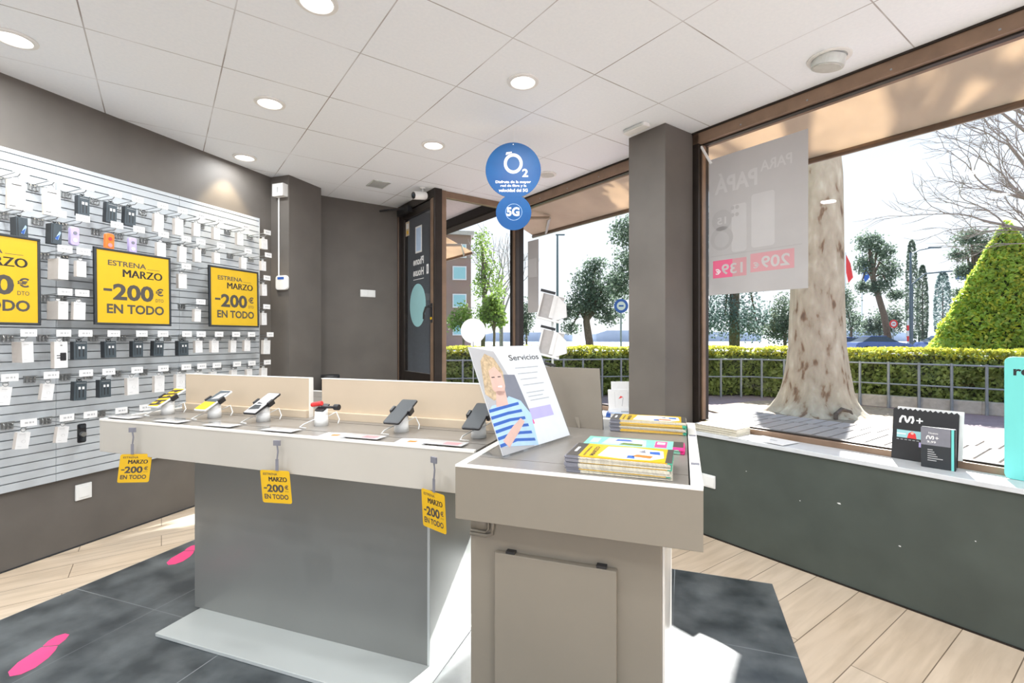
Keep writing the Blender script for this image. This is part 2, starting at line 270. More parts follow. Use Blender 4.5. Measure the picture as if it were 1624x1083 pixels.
class MB:
    def __init__(s, *mats): s.v = []; s.f = []; s.mi = []; s.m = list(mats); s.sm = False
    def mk(s, m):
        if m is None: return 0
        if isinstance(m, str): m = M[m]
        if m not in s.m: s.m.append(m)
        return s.m.index(m)
    def add(s, vs, fs, m=None, T=None):
        k = len(s.v); i = s.mk(m)
        for p in vs:
            p = Vector(p)
            if T is not None: p = T @ p
            s.v.append(p)
        flip = T is not None and T.to_3x3().determinant() < 0
        for f in fs:
            f = [k + q for q in f]
            if flip: f.reverse()
            s.f.append(f); s.mi.append(i)
        return s
    def box(s, x0, x1, y0, y1, z0, z1, m=None, T=None):
        return s.add([(x0, y0, z0), (x1, y0, z0), (x1, y1, z0), (x0, y1, z0), (x0, y0, z1), (x1, y0, z1), (x1, y1, z1), (x0, y1, z1)],
                     [(0, 3, 2, 1), (4, 5, 6, 7), (0, 1, 5, 4), (1, 2, 6, 5), (2, 3, 7, 6), (3, 0, 4, 7)], m, T)
    def prism(s, poly, z0, z1, m=None, T=None):     # counter-clockwise outline
        n = len(poly)
        a = sum(poly[i][0] * poly[(i + 1) % n][1] - poly[(i + 1) % n][0] * poly[i][1] for i in range(n))
        if a < 0: poly = poly[::-1]
        vs = [(p[0], p[1], z0) for p in poly] + [(p[0], p[1], z1) for p in poly]
        return s.add(vs, [tuple(range(n))[::-1], tuple(range(n, 2 * n))] + [(i, (i + 1) % n, n + (i + 1) % n, n + i) for i in range(n)], m, T)
    def disc(s, cx, cy, r, z0, z1, m=None, T=None, n=32, rx=None):
        rx = rx or r
        return s.prism([(cx + rx * math.cos(2 * math.pi * i / n), cy + r * math.sin(2 * math.pi * i / n)) for i in range(n)], z0, z1, m, T)
    def rrect(s, x0, x1, y0, y1, r, z0, z1, m=None, T=None, n=5):
        p = []
        for cx, cy, a in ((x1 - r, y0 + r, -90), (x1 - r, y1 - r, 0), (x0 + r, y1 - r, 90), (x0 + r, y0 + r, 180)):
            for i in range(n + 1):
                t = R(a + 90 * i / n); p.append((cx + r * math.cos(t), cy + r * math.sin(t)))
        return s.prism(p, z0, z1, m, T)
    def ring(s, cx, cy, r0, r1, z0, z1, m=None, T=None, n=32, sx=1):
        vs = []; 
        for z in (z0, z1):
            for r in (r0, r1):
                for i in range(n): a = 2 * math.pi * i / n; vs.append((cx + sx * r * math.cos(a), cy + r * math.sin(a), z))
        fs = []
        for i in range(n):
            j = (i + 1) % n
            fs += [(i, j, n + j, n + i), (2 * n + j, 2 * n + i, 3 * n + i, 3 * n + j), (n + i, n + j, 3 * n + j, 3 * n + i), (j, i, 2 * n + i, 2 * n + j)]
        return s.add(vs, fs, m, T)
    def lathe(s, prof, m=None, T=None, n=24, cap=True):   # profile (r,z) bottom to top
        vs = []; fs = []
        for r, z in prof:
            for i in range(n): a = 2 * math.pi * i / n; vs.append((r * math.cos(a), r * math.sin(a), z))
        for k in range(len(prof) - 1):
            for i in range(n): j = (i + 1) % n; fs.append((k * n + i, k * n + j, (k + 1) * n + j, (k + 1) * n + i))
        if cap: fs.append(tuple(range(n))[::-1]); fs.append(tuple(range((len(prof) - 1) * n, len(prof) * n)))
        return s.add(vs, fs, m, T)
    def tube(s, pts, rad, m=None, T=None, n=8):
        pts = [Vector(p) for p in pts]
        if not hasattr(rad, '__len__'): rad = [rad] * len(pts)
        vs = []; fs = []; up = Vector((.13, .27, .95)).normalized()
        for k, p in enumerate(pts):
            d = (pts[min(k + 1, len(pts) - 1)] - pts[max(k - 1, 0)]).normalized()
            a = d.cross(up); a = a.normalized() if a.length > 1e-3 else d.cross(Vector((1, 0, 0))).normalized(); b = d.cross(a)
            for i in range(n):
                t = 2 * math.pi * i / n; q = p + (a * math.cos(t) + b * math.sin(t)) * rad[k]; vs.append(q)
        for k in range(len(pts) - 1):
            for i in range(n): j = (i + 1) % n; fs.append((k * n + j, k * n + i, (k + 1) * n + i, (k + 1) * n + j))
        fs.append(tuple(range(n))); fs.append(tuple(range((len(pts) - 1) * n, len(pts) * n))[::-1])
        return s.add(vs, fs, m, T)
    def text(s, st, x0, x1, y0, y1, z, m='ink', T=None, bold=.0):
        v, f = text_geo(st, bold)
        return s.add([(x0 + p[0] * (x1 - x0), y0 + p[1] * (y1 - y0), z) for p in v], f, m, T)
    def flat(s, poly, z, m, T=None):
        n = len(poly); a = sum(poly[i][0] * poly[(i + 1) % n][1] - poly[(i + 1) % n][0] * poly[i][1] for i in range(n))
        if a < 0: poly = poly[::-1]
        return s.add([(p[0], p[1], z) for p in poly], [tuple(range(n))], m, T)
    def rect(s, x0, x1, y0, y1, z, m, T=None): return s.flat([(x0, y0), (x1, y0), (x1, y1), (x0, y1)], z, m, T)
    def build(s, name, m=None, parent=None, bevel=0, smooth=False, loc=None, rotz=0):
        if m is not None: s.mi = [0] * len(s.mi) if not s.m else s.mi
        if not s.m: s.m = [M[m] if isinstance(m, str) else m]
        me = bpy.data.meshes.new(name); me.from_pydata([tuple(p) for p in s.v], [], s.f)
        for k in s.m: me.materials.append(k)
        me.polygons.foreach_set('material_index', s.mi)
        if smooth: me.polygons.foreach_set('use_smooth', [True] * len(s.f))
        me.update(); o = bpy.data.objects.new(name, me); COL.objects.link(o)
        if loc is not None: o.location = loc
        o.rotation_euler.z = rotz
        if parent is not None: o.parent = parent
        if bevel:
            b = o.modifiers.new('bevel', 'BEVEL'); b.width = bevel; b.segments = 2; b.limit_method = 'ANGLE'; b.angle_limit = R(40)
        if smooth:
            try: me.shade_auto_smooth = True
            except Exception: pass
        return o
def tag(o, label=None, cat=None, group=None, kind=None):
    if label: o['label'] = label
    if cat: o['category'] = cat
    if group: o['group'] = group
    if kind: o['kind'] = kind
    return o
def thing(name, label, cat, loc=(0, 0, 0), rotz=0, group=None):
    o = bpy.data.objects.new(name, None); COL.objects.link(o); o.location = loc; o.rotation_euler = (0, 0, rotz); o.empty_display_size = .1
    return tag(o, label, cat, group)
def B(m): 
    b = MB(); b.mk(m); return b
def copy_tree(o, parent=None):
    c = o.copy(); COL.objects.link(c); c.parent = parent
    for ch in list(o.children): copy_tree(ch, c)
    return c
def cyl(mb, a, b, r, m=None, n=10, r2=None): return mb.tube([a, b], [r, r if r2 is None else r2], m, None, n)
ORD = ['first', 'second', 'third', 'fourth', 'fifth', 'sixth', 'seventh', 'eighth', 'ninth', 'tenth', 'eleventh', 'twelfth']

# ------------------------------------------------------------------ the room shell
def xy(p): return (p.x, p.y)
L0 = PW(-3.68, -4.48); LC = PW(-3.68, 3.565); C1 = PW(-3.464, 3.565); C2 = PW(-3.464, 3.97)
K1 = PA(5.38, 1.15); K2 = PA(5.38, 2.24); D1 = PA(4.45, 2.24); D2 = PA(4.45, 3.36); W0 = PA(-6.09, 3.36)
outline = [xy(p) for p in (L0, W0, D2, D1, K2, K1, PW(-3.68, 3.97), LC)]
f = B('floor'); f.prism([xy(p) for p in (L0, W0, D2, D1, K2, K1, PW(-3.68, 3.97))], -.1, 0); tag(f.build('floor'), kind='structure')
f = B('ceil'); f.prism([xy(p) for p in (L0, PA(-6.09, 3.40), PA(4.49, 3.40), PA(4.49, 2.24), PA(5.5, 2.24), PA(5.5, 1.0), PW(-3.8, 3.97), PW(-3.8, -4.48))], CEIL, CEIL + .3); tag(f.build('ceiling'), kind='structure')
wl = B('wall'); wl.box(-3.83, -3.68, -4.48, 4.6, 0, CEIL); tag(wl.build('wall_left', rotz=RW), kind='structure')
wb = B('wall'); wb.box(.85, 2.24, 5.38, 5.52, 0, CEIL); tag(wb.build('wall_back', rotz=RA), kind='structure')
cl = B('wall'); cl.box(-3.68, -3.464, 3.565, 3.99, 0, CEIL); tag(cl.build('wall_column', rotz=RW), kind='structure')
# pillar between the two shop windows
pl = B('wall'); pl.box(2.877, 3.30, 2.132, 2.462, 0, CEIL); tag(pl.build('wall_pillar', rotz=RA, bevel=.004), kind='structure')
# parapet wall below the windows, with stone sill
SILL = .70
wr = B('wall_r'); wr.box(3.01, 3.36, -6.09, 4.45, 0, SILL - .025)
wr.box(2.24, 3.36, 4.45, 4.53, 0, .72)
for (u, z, a, b) in ((1.62, .50, .004, .0015), (1.10, .44, .010, .0035), (.83, .30, .006, .0025), (1.30, .40, .0025, .0025), (.55, .42, .003, .002), (.35, .25, .003, .003)):   # chips in the paint
    wr.prism([(u - a, z - b), (u, z - b * 1.4), (u + a, z), (u + a * .4, z + b), (u - a * .6, z + b)], 0, .0006, 'paper', basis((0, 1, 0), (0, 0, 1), (-1, 0, 0), (3.01, 0, 0)))
tag(wr.build('wall_right', rotz=RA), kind='structure')
sl = B('sill'); sl.box(2.995, 3.36, -6.09, 2.13, SILL - .025, SILL); sl.box(2.995, 3.36, 2.464, 4.44, SILL - .025, SILL)
tag(sl.build('trim_1', rotz=RA, bevel=.003), kind='structure')
# mat of dark vinyl tiles
mt = B('mat'); mt.box(-3.07, .46, .37, 2.97, 0, .003)
o = mt.build('floor_inlay', rotz=RW); tag(o, kind='structure')
o.data.transform(Matrix.Rotation(RW, 4, 'Z')); o.rotation_euler.z = 0; o.name = 'floor_tiles'
# floor edge line by the walls
bb = B('framed'); bb.box(3.0, 3.01, -6.09, 4.44, 0, .006); tag(bb.build('baseboard_right', rotz=RA), kind='structure')
bb = B('navyd'); bb.box(-3.68, -3.674, -4.4, 3.56, 0, .008); tag(bb.build('baseboard_left', rotz=RW), kind='structure')

# windows: frame + pane
def window(name, u0, u1, zb=.70, zt=CEIL, left=True, right=True):
    f = B('frame'); T = None
    f.box(3.20, 3.33, u0, u1, 2.775, zt, 'frame'); f.box(3.19, 3.215, u0, u1, zt - .012, zt + .0, 'framed')
    f.box(3.21, 3.33, u0, u1, zb, zb + .035, 'frame'); f.box(3.235, 3.27, u0, u1, zb + .03, zb + .045, 'framed'); f.box(3.235, 3.275, u0, u1, 2.765, 2.778, 'framed')
    if right: f.box(3.20, 3.33, u0, u0 + .05, zb, zt, 'framed')
    if left: f.box(3.20, 3.33, u1 - .05, u1, zb, zt, 'framed'); f.box(3.235, 3.27, u1 - .065, u1 - .05, zb, 2.775, 'frame')
    u = u0 + .2
    while u < u1 - .1:                                  # screws of the glazing bead
        f.disc(u, 2.80, .006, 0, .004, 'galv', basis((0, 1, 0), (0, 0, 1), (-1, 0, 0), (3.20, 0, 0)), n=8); u += .42
    fo = f.build(name, rotz=RA, bevel=.003); tag(fo, kind='structure')
    g = B(G_WIN); g.box(3.262, 3.270, u0 + .03, u1 - .03, zb + .03, 2.79); g.build('window_pane', parent=fo)
window('window_1', -6.0, 2.13)
window('window_2', 2.463, 4.40, left=False, right=False)
# corner post and glazed return beside the door
cp = B('framed'); cp.box(3.235, 3.35, 4.40, 4.51, .70, CEIL, 'framed'); cp.box(3.228, 3.235, 4.405, 4.45, .70, CEIL, 'frame')
tag(cp.build('trim_2', rotz=RA, bevel=.004), kind='structure')
w3 = B('frame'); w3.box(2.24, 2.385, 4.45, 4.53, .0, CEIL); w3.box(2.385, 3.235, 4.46, 4.52, 2.80, CEIL); w3.box(2.385, 3.235, 4.46, 4.52, .70, .76)
w3o = w3.build('window_3', rotz=RA, bevel=.004); tag(w3o, kind='structure')
g = B(G_WIN); g.box(2.38, 3.24, 4.486, 4.494, .75, 2.81); g.build('window_pane', parent=w3o)
# glazed entrance door
dr = B('framed'); dr.box(2.235, 2.32, 5.31, 5.38, 0, CEIL); dr.box(2.235, 2.32, 4.42, 4.45, 0, CEIL); dr.box(2.235, 2.32, 4.45, 5.31, 2.775, CEIL)
dr.box(2.228, 2.236, 5.335, 5.345, 0, CEIL, 'frame')
tag(dr.build('trim_3', rotz=RA, bevel=.003), kind='structure')
d = B('framed'); d.box(2.245, 2.295, 5.205, 5.305, .01, 2.77); d.box(2.245, 2.295, 4.455, 4.525, .01, 2.77); d.box(2.245, 2.295, 4.525, 5.205, 2.69, 2.77); d.box(2.245, 2.295, 4.525, 5.205, .01, .97)
do = d.build('door_1', rotz=RA, bevel=.004); tag(do, kind='structure')
g = B(G_DOOR); g.box(2.264, 2.272, 4.52, 5.21, .96, 2.70); g.build('door_pane', parent=do)
hd = B('black'); hd.box(2.235, 2.246, 4.475, 4.515, 1.50, 1.70); hd.tube([(2.24, 4.495, 1.66), (2.20, 4.495, 1.665), (2.195, 4.54, 1.66), (2.195, 4.585, 1.60), (2.2, 4.60, 1.54)], .011)
hd.build('door_handle', parent=do, bevel=.002)
lk = B('chrome'); lk.disc(4.495, 1.545, .014, 0, .008, 'yellowt', basis(nY, Z, nX, (2.235, 0, 0)) if False else basis((0, 1, 0), (0, 0, 1), (-1, 0, 0), (2.235, 0, 0)), n=14); lk.build('door_lock', parent=do)
dc = B('black'); dc.box(2.19, 2.245, 4.98, 5.28, 2.735, 2.80); dc.tube([(2.20, 5.10, 2.79), (2.05, 5.30, 2.79), (2.02, 5.36, 2.79)], .012); dc.build('door_closer', parent=do)
# things stuck on the door glass
FD = basis((0, -1, 0), (0, 0, 1), (-1, 0, 0), (2.264, 4.86, 0))     # a to the right as seen from the room, origin at mid glass
def sticker(name, label, cat, fn):
    b = MB(); fn(b); b.mk('paper') if not b.m else 0
    o = b.build(name, rotz=RA); return tag(o, label, cat)
def s_paper(b): b.box(-.075, .085, 2.27, 2.56, .001, .003, 'paper', FD); b.box(-.055, .065, 2.29, 2.54, .003, .0035, 'lightblue', FD); [b.rect(-.05, .06, 2.30 + .014 * i, 2.304 + .014 * i, .0038, 'inkl', FD) for i in range(17)]
sticker('paper_notice', 'white printed sheet taped high on the glazed entrance door', 'notice', s_paper)
def s_yel(b): b.box(-.335, -.24, 2.50, 2.66, .001, .003, 'board', FD); b.rect(-.32, -.25, 2.58, 2.64, .0035, 'paper', FD); b.rect(-.31, -.26, 2.52, 2.56, .0035, 'yellowt', FD)
sticker('door_sticker', 'small yellowish sticker in the upper hinge-side corner of the door glass', 'sticker', s_yel)
def s_txt(b):
    for s_, y in (('Phone', 2.14), ('House', 2.02)):
        T = FD @ Matrix.Diagonal((-1, 1, 1, 1)); b.text(s_, -.13, .13, y, y + .085, .002, 'paper', T, .03)
    b.box(-.13, .13, 1.98, 1.986, .001, .003, 'paper', FD)
sticker('door_lettering', 'white reversed vinyl shop lettering on the glazed entrance door', 'lettering', s_txt)
def s_ell(b): b.disc(-.02, 1.70, .235, .001, .003, 'tealv', FD, rx=.2, n=40)
sticker('round_decal', 'large pale teal round decal in the middle of the glazed door', 'decal', s_ell)
def s_sml(b): b.box(.20, .245, 2.02, 2.12, .001, .003, 'paper', FD); b.rect(.21, .235, 2.04, 2.10, .0035, 'inkl', FD)
sticker('small_door_notice', 'tiny white notice beside the lettering at the lock edge of the door', 'notice', s_sml)

# outside shell: recess wall, neighbour front, soffit, lintel
ow = MB(mat('grey_exterior_render', (.17, .18, .19), .6)); ow.box(2.33, 2.78, 5.40, 5.60, 0, 3.0); ow.box(2.66, 2.80, 5.40, 9.5, 0, 3.0); tag(ow.build('wall_outside', rotz=RA), kind='structure')
M['wall_o'] = mat('grey_exterior_render', (.17, .18, .19), .6)
of = B('plaster'); of.box(2.24, 3.4, 4.53, 9.5, 3.0, 3.2); tag(of.build('ceiling_porch', rotz=RA), kind='structure')
M['lintel'] = mat('matt_dark_lintel', (.05, .045, .04), .9, spec=.1)
ol = B('lintel'); ol.box(3.25, 3.42, 4.53, 9.5, 2.87, 3.0); ol.box(3.33, 3.46, -6.0, 4.53, CEIL, 3.15, 'lintel'); tag(ol.build('trim_4', rotz=RA), kind='structure')

# ------------------------------------------------------------------ ceiling fittings
def downlight(u, v, label, power=LAMP_W, warm=False, lit=True, rad=.075):
    p = PA(u, v, CEIL); t = thing('recessed_downlight', label, 'ceiling light', p, RA, 'round recessed downlights in the tiled ceiling')
    r = B('white'); r.ring(0, 0, rad, rad + .018, -.008, 0, 'white'); r.ring(0, 0, rad - .004, rad + .002, -.012, 0, 'white'); r.build('trim_ring', parent=t, bevel=.002)
    l = B(M['lens'] if lit else M['lensoff']); l.lathe([(rad - .004, -.005), (rad - .004, -.002)], n=28); l.build('lens', parent=t)
    if power > 0:
        ld = bpy.data.lights.new('downlight_lamp', 'AREA'); ld.shape = 'DISK'; ld.size = rad * 1.9; ld.energy = power; ld.color = (.93, .97, 1)
        lo = bpy.data.objects.new('downlight_lamp', ld); COL.objects.link(lo); lo.parent = t; lo.location = (0, 0, -.02)
    return t
M['lens'] = mat('lit_diffuser', (.9, .9, .88), .4, emit=(1, .97, .93), es=1.6)
M['lensoff'] = mat('unlit_diffuser', (.6, .6, .58), .3)
U = [.534, 1.117, 2.283, 3.449, 4.615]; V = [-1.777, -.611, .567, 1.733, 2.899]
downlight(3.465, -.605, 'lit round downlight at the left picture edge, above the left end of the slatted wall')
downlight(3.449, .567, 'lit round downlight left of centre, midway between slatted wall and hanging blue sign')
downlight(2.283, 1.733, 'lit round downlight directly above the hanging blue sign, largest in mid ceiling')
downlight(4.615, .567, 'small downlight close to the dark wall corner above the end of the slatted wall', power=5)
downlight(3.449, 1.733, 'lit small round downlight between the blue sign and the air vent')
downlight(2.283, .567, 'lit round downlight cut by the top picture edge')
downlight(3.449, 2.899, 'unlit round downlight half hidden behind the hanging blue sign near the window', power=0, lit=False, rad=.07)
for (u, v) in ((2.283, -.611), (1.117, .567), (1.117, -.611), (-.05, .567), (-.05, -.611), (-.05, 1.733), (2.283, -1.777), (-1.2, .567)):
    downlight(u, v, 'round downlight in the ceiling behind the viewpoint')
# wall-washing spots near the left wall
def wash(t, s, power):
    ld = bpy.data.lights.new('wall_wash_lamp', 'SPOT'); ld.energy = power; ld.spot_size = R(75); ld.spot_blend = .5; ld.color = (1, .80, .52); ld.shadow_soft_size = .03
    lo = bpy.data.objects.new('wall_wash_lamp', ld); COL.objects.link(lo); lo.location = PW(t, s, CEIL - .02)
    d = PW(-3.68, s, 1.9) - lo.location; lo.rotation_euler = d.to_track_quat('-Z', 'Y').to_euler()
wash(-3.52, 3.08, 25); wash(-3.52, 1.40, 16)
# eyeball spot above the window
t = thing('eyeball_spotlight', 'grey swivelling half-drum spotlight in the ceiling next to the big window', 'ceiling light', PA(1.117, 2.93, CEIL), RA)
r = B('white'); r.ring(0, 0, .082, .105, -.008, 0); r.build('trim_ring', parent=t, bevel=.002)
r = B('steell'); r.lathe([(.078, -.05), (.08, -.03), (.08, 0)], n=28, T=Matrix.Rotation(R(12), 4, 'X')); r.build('lamp_drum', parent=t)
r = B('lensoff'); r.lathe([(.066, -.055), (.066, -.048)], n=24, T=Matrix.Rotation(R(12), 4, 'X')); r.build('lens', parent=t)
# vent
t = thing('air_vent', 'small square metal air vent in the ceiling near the entrance', 'vent', PA(4.65, 1.735, CEIL), RA)
v = B('steell'); [v.box(-.085, .085, a, b, -.008, 0) for a, b in ((-.11, -.095), (.095, .11))]; [v.box(a, b, -.11, .11, -.008, 0) for a, b in ((-.085, -.072), (.072, .085))]; v.build('vent_frame', parent=t)
v = B('wood'); v.box(-.072, .072, -.095, .095, -.003, 0, 'bark'); v.build('vent_backing', parent=t)
v = B('steell')
for i in range(9): v.box(-.07, .07, -.09 + i * .0215, -.082 + i * .0215, -.009, -.002)
v.build('vent_slats', parent=t)
# flat emergency light by the pillar
t = thing('emergency_light', 'flat white rectangular fitting on the ceiling against the pillar', 'ceiling light', PA(2.30, 2.77, CEIL), RA)
v = B('white'); v.rrect(-.035, .035, -.10, .10, .015, -.028, 0); v.build('housing', parent=t, bevel=.006)
v = B('steell'); v.rrect(-.043, -.033, -.085, .085, .004, -.024, -.008); v.build('lamp_cover', parent=t)
# camera
t = thing('security_camera', 'white bullet security camera mounted at the ceiling above the entrance door', 'camera', PA(4.50, 2.14, CEIL), math.atan2(-.72, -.69))
v = B('white'); v.lathe([(.03, -.012), (.03, 0)], n=18); v.tube([(0, 0, -.01), (0, 0, -.05), (.02, 0, -.07)], .009); v.build('mount', parent=t, smooth=True)
cb = B('white'); TT = Matrix.Translation((.02, 0, -.085)) @ Matrix.Rotation(R(100), 4, 'Y'); cb.lathe([(.036, -.06), (.04, -.05), (.04, .09)], T=TT, n=24); cb.lathe([(.034, .085), (.034, .0905)], 'black', TT, 24); cb.lathe([(.015, .09), (.012, .096)], 'carglass', TT, 16); cb.build('camera_body', parent=t, smooth=True)
# siren box, conduit, keypad, switches
o = B('white'); o.box(-3.60, -3.475, 3.50, 3.563, 2.66, 2.775); o.box(-3.545, -3.53, 3.498, 3.50, 2.69, 2.74, 'inkl'); tag(o.build('alarm_box', rotz=RW, bevel=.006), 'white alarm box high in the corner above the end of the slatted wall', 'alarm')
o = B('white'); o.tube([(-3.575, 3.555, 1.93), (-3.575, 3.555, 2.66)], .007); tag(o.build('cable_conduit', rotz=RW), 'thin white cable conduit running down the dark corner to the keypad', 'conduit')
t = thing('alarm_keypad', 'rounded white alarm keypad with small blue display on the dark column', 'keypad', PW(-3.53, 3.565, 1.86), RW)
v = B('white'); v.rrect(-.07, .07, -.068, .068, .03, 0, .03, 'white', face_yn()); v.build('keypad_body', parent=t, bevel=.008)
v = B('bluep'); v.box(-.04, .035, .03, .052, .029, .0325, 'bluep', face_yn()); v.build('display', parent=t)
o = B('white'); o.box(1.80, 1.97, 5.368, 5.38, 1.805, 1.885); o.box(1.812, 1.883, 5.364, 5.37, 1.815, 1.875); o.box(1.888, 1.958, 5.364, 5.37, 1.815, 1.875); tag(o.build('light_switch', rotz=RA, bevel=.003), 'white double light switch on the dark back wall left of the door', 'switch')
o = B('white'); o.box(-3.68, -3.668, 1.995, 2.085, .30, .40); o.box(-3.669, -3.664, 2.01, 2.07, .315, .385); tag(o.build('wall_socket', rotz=RW, bevel=.003), 'white wall socket on the dark wall below the slatted panelling', 'socket')
o = B('white'); T_ = basis((0, -1, 0), (0, 0, 1), (-1, 0, 0), (3.01, 1.868, .335)); o.box(-.06, .04, 0, .085, 0, .012, 'white', T_); o.box(-.03, .035, .01, .075, .011, .016, 'white', T_); o.box(-.075, -.05, .06, .085, 0, .02, 'white', T_)
tag(o.build('right_wall_socket', rotz=RA, bevel=.003), 'white double socket on the green-grey wall just right of the near counter', 'socket')

# ------------------------------------------------------------------ slatted wall
t = thing('slatwall_panel', 'large white slatted display panelling covering most of the left wall', 'display wall', PW(-3.68, 0, 0), RW)
SB, ST, SP = .462, 2.436, .05
seams = [-1.2, -.4, .33, 1.105, 1.882, 2.657, 3.40]
b = B('slat'); z = SB
b.box(0, .016, seams[0], seams[-1], SB, ST, 'groove')
while z < ST - .001:
    zt = min(z + SP - .0065, ST)
    for i in range(len(seams) - 1): b.box(.012, .03, seams[i] + .0012, seams[i + 1] - .0012, z, zt, 'slat')
    z += SP
b.build('slats', parent=t)
b = B('chrome'); b.box(0, .034, seams[-1], seams[-1] + .004, SB, ST, 'slat'); b.build('end_trim', parent=t)

# hooks: built once, copied
FX = face_xp()
def make_hook(length=.2):
    h = thing('display_hook', '', 'hook', (0, 0, 0), RW, 'chromed price hooks on the slatted wall')
    a = B('chrome'); a.box(.0, .006, -.028, .028, -.034, .004); a.box(.0, .012, -.030, .030, .0, .006); 
    for y in (-.018, 0, .018): a.tube([(.004, y, -.03), (.016, y, -.036), (.018, y, -.012), (.008, y, 0)], .0028, 'chrome', None, 6)
    a.build('bracket', parent=h)
    a = B('chrome'); a.tube([(.006, 0, -.016), (length - .02, 0, -.016), (length - .006, 0, -.008), (length, 0, .002)], .0028, 'chrome', None, 6)
    a.tube([(.006, 0, .0), (length + .008, 0, .012)], .0024, 'chrome', None, 6); arm = a.build('arm', parent=h)
    a = B('paper'); a.box(length + .006, length + .009, -.036, .036, -.006, .034); 
    for y, w_ in ((-.018, .014), (.001, .01), (.016, .006)): a.rect(y, y + w_, .009, .019, length + .0095, 'inkl', FX)
    a.build('price_tag', parent=arm)
    return h
def hookproto(): return make_hook()
# product kinds (width, height, depth, palette). front face at +x, hung below z=0 by an eurohole tab
def make_product(kind, w_, h_, d_):
    nm = {'dark': ('boxed_cable', 'box'), 'white': ('white_accessory_box', 'box'), 'lilac': ('phone_case_pouch', 'pouch'), 'orange': ('phone_case_pouch', 'pouch'),
          'charger': ('charger_box', 'box'), 'photo': ('gadget_box', 'box'), 'print': ('earphone_box', 'box'), 'clip': ('car_holder_pack', 'pack')}[kind]
    p = thing(nm[0], '', nm[1], (0, 0, 0), RW)
    if kind in ('lilac', 'orange'):
        b = B(kind); b.rrect(-w_ / 2, w_ / 2, -h_, 0, .015, -d_ / 2, d_ / 2, kind, FX); b.build('pouch_body', parent=p, bevel=.004)
        c = B('chrome'); c.disc(0, -h_ * .33, w_ * .22, d_ / 2, d_ / 2 + .002, 'greyd' if kind == 'lilac' else 'red', FX, 16); c.disc(0, -h_ * .72, w_ * .26, d_ / 2, d_ / 2 + .002, 'paper' if kind == 'lilac' else 'posterpink', FX, 16); c.build('printed_label', parent=p)
    elif kind == 'clip':
        b = B('black'); b.rrect(-w_ / 2, w_ / 2, -h_, 0, .01, -.004, 0, 'black', FX); b.build('backing_card', parent=p)
        c = B('chrome'); c.disc(0, -h_ * .55, w_ * .32, 0, .02, 'chrome', FX, 20); c.box(-w_ * .2, w_ * .2, -h_ * .9, -h_ * .7, 0, .02, 'navyd', FX); c.box(-w_ * .28, w_ * .28, -h_ * .22, -h_ * .08, 0, .012, 'navyd', FX); c.build('holder', parent=p)
    else:
        dk = kind in ('dark', 'photo')
        b = B('navy' if dk else 'paper')
        b.box(-w_ / 2, w_ / 2, -h_, 0, -d_ / 2, d_ / 2, 'navy' if dk else 'paper', FX)
        b.box(-w_ / 2 - .001, -w_ / 2, -h_, 0, -d_ / 2, d_ / 2 - .001, 'navyd' if dk else 'beigecard', FX)
        q = d_ / 2 + .0006
        cart = b.build('carton', parent=p, bevel=.0015)
        c = B('paper')
        if kind == 'dark':
            for y in (-w_ * .08, w_ * .22): c.rect(y - .006, y + .006, -h_ * .42, -h_ * .28, q, 'paper', FX); c.rect(y - .003, y + .003, -h_ * .85, -h_ * .42, q, 'black', FX)
            c.rect(-w_ * .34, w_ * .42, -h_ * .1, -h_ * .08, q, 'inkl', FX); c.rect(-w_ * .36, -w_ * .30, -h_ * .9, -h_ * .2, q, 'navyd', FX)
        elif kind == 'photo':
            c.flat([(-w_ * .1, -h_ * .78), (w_ * .18, -h_ * .78), (w_ * .40, -h_ * .42), (w_ * .28, -h_ * .35), (w_ * .02, -h_ * .6)], q, 'lightblue', FX); c.flat([(-w_ * .15, -h_ * .72), (w_ * .12, -h_ * .82), (w_ * .3, -h_ * .5)], q + .0003, 'bluep', FX)
            c.rect(-w_ * .42, -w_ * .32, -h_ * .95, -h_ * .05, q, 'navyd', FX)
        elif kind == 'charger':
            c.rrect(-w_ * .08, w_ * .38, -h_ * .72, -h_ * .42, .004, q - .001, q + .001, 'black', FX); c.rect(-w_ * .34, -w_ * .08, -h_ * .54, -h_ * .51, q, 'black', FX); c.rect(-w_ * .34, -w_ * .08, -h_ * .63, -h_ * .60, q, 'black', FX); c.rect(-w_ * .06, w_ * .1, -h_ * .16, -h_ * .13, q, 'ink', FX)
        elif kind == 'print':
            c.rect(-w_ * .3, w_ * .25, -h_ * .16, -h_ * .13, q, 'ink', FX); c.flat([(-w_ * .2, -h_ * .62), (w_ * .15, -h_ * .66), (w_ * .28, -h_ * .45), (-w_ * .22, -h_ * .42)], q, 'inkl', FX); c.rect(-w_ * .4, w_ * .38, -h_ * .90, -h_ * .875, q, 'ink', FX)
        else:
            c.rect(-w_ * .36, w_ * .1, -h_ * .14, -h_ * .12, q, 'inkl', FX); c.ring(w_ * .05, -h_ * .55, w_ * .14, w_ * .15, q - .0006, q, 'inkl', FX, 18); c.rect(-w_ * .36, -w_ * .05, -h_ * .86, -h_ * .845, q, 'inkl', FX)
        c.build('front_print', parent=cart)
        tb = B('navyd' if dk else 'paper'); tb.box(-w_ * .22, w_ * .22, 0, .016, -.001, .001, None, FX); tb.ring(0, .014, .010, .0135, -.0015, .0015, 'chrome', FX, 12); tb.build('hang_tab', parent=cart)
    return p

ROWZ = [2.270, 2.072, 1.870, 1.617, 1.373, 1.130, .873]
ROWN = ['top', 'second', 'third', 'fourth', 'fifth', 'sixth', 'lowest']
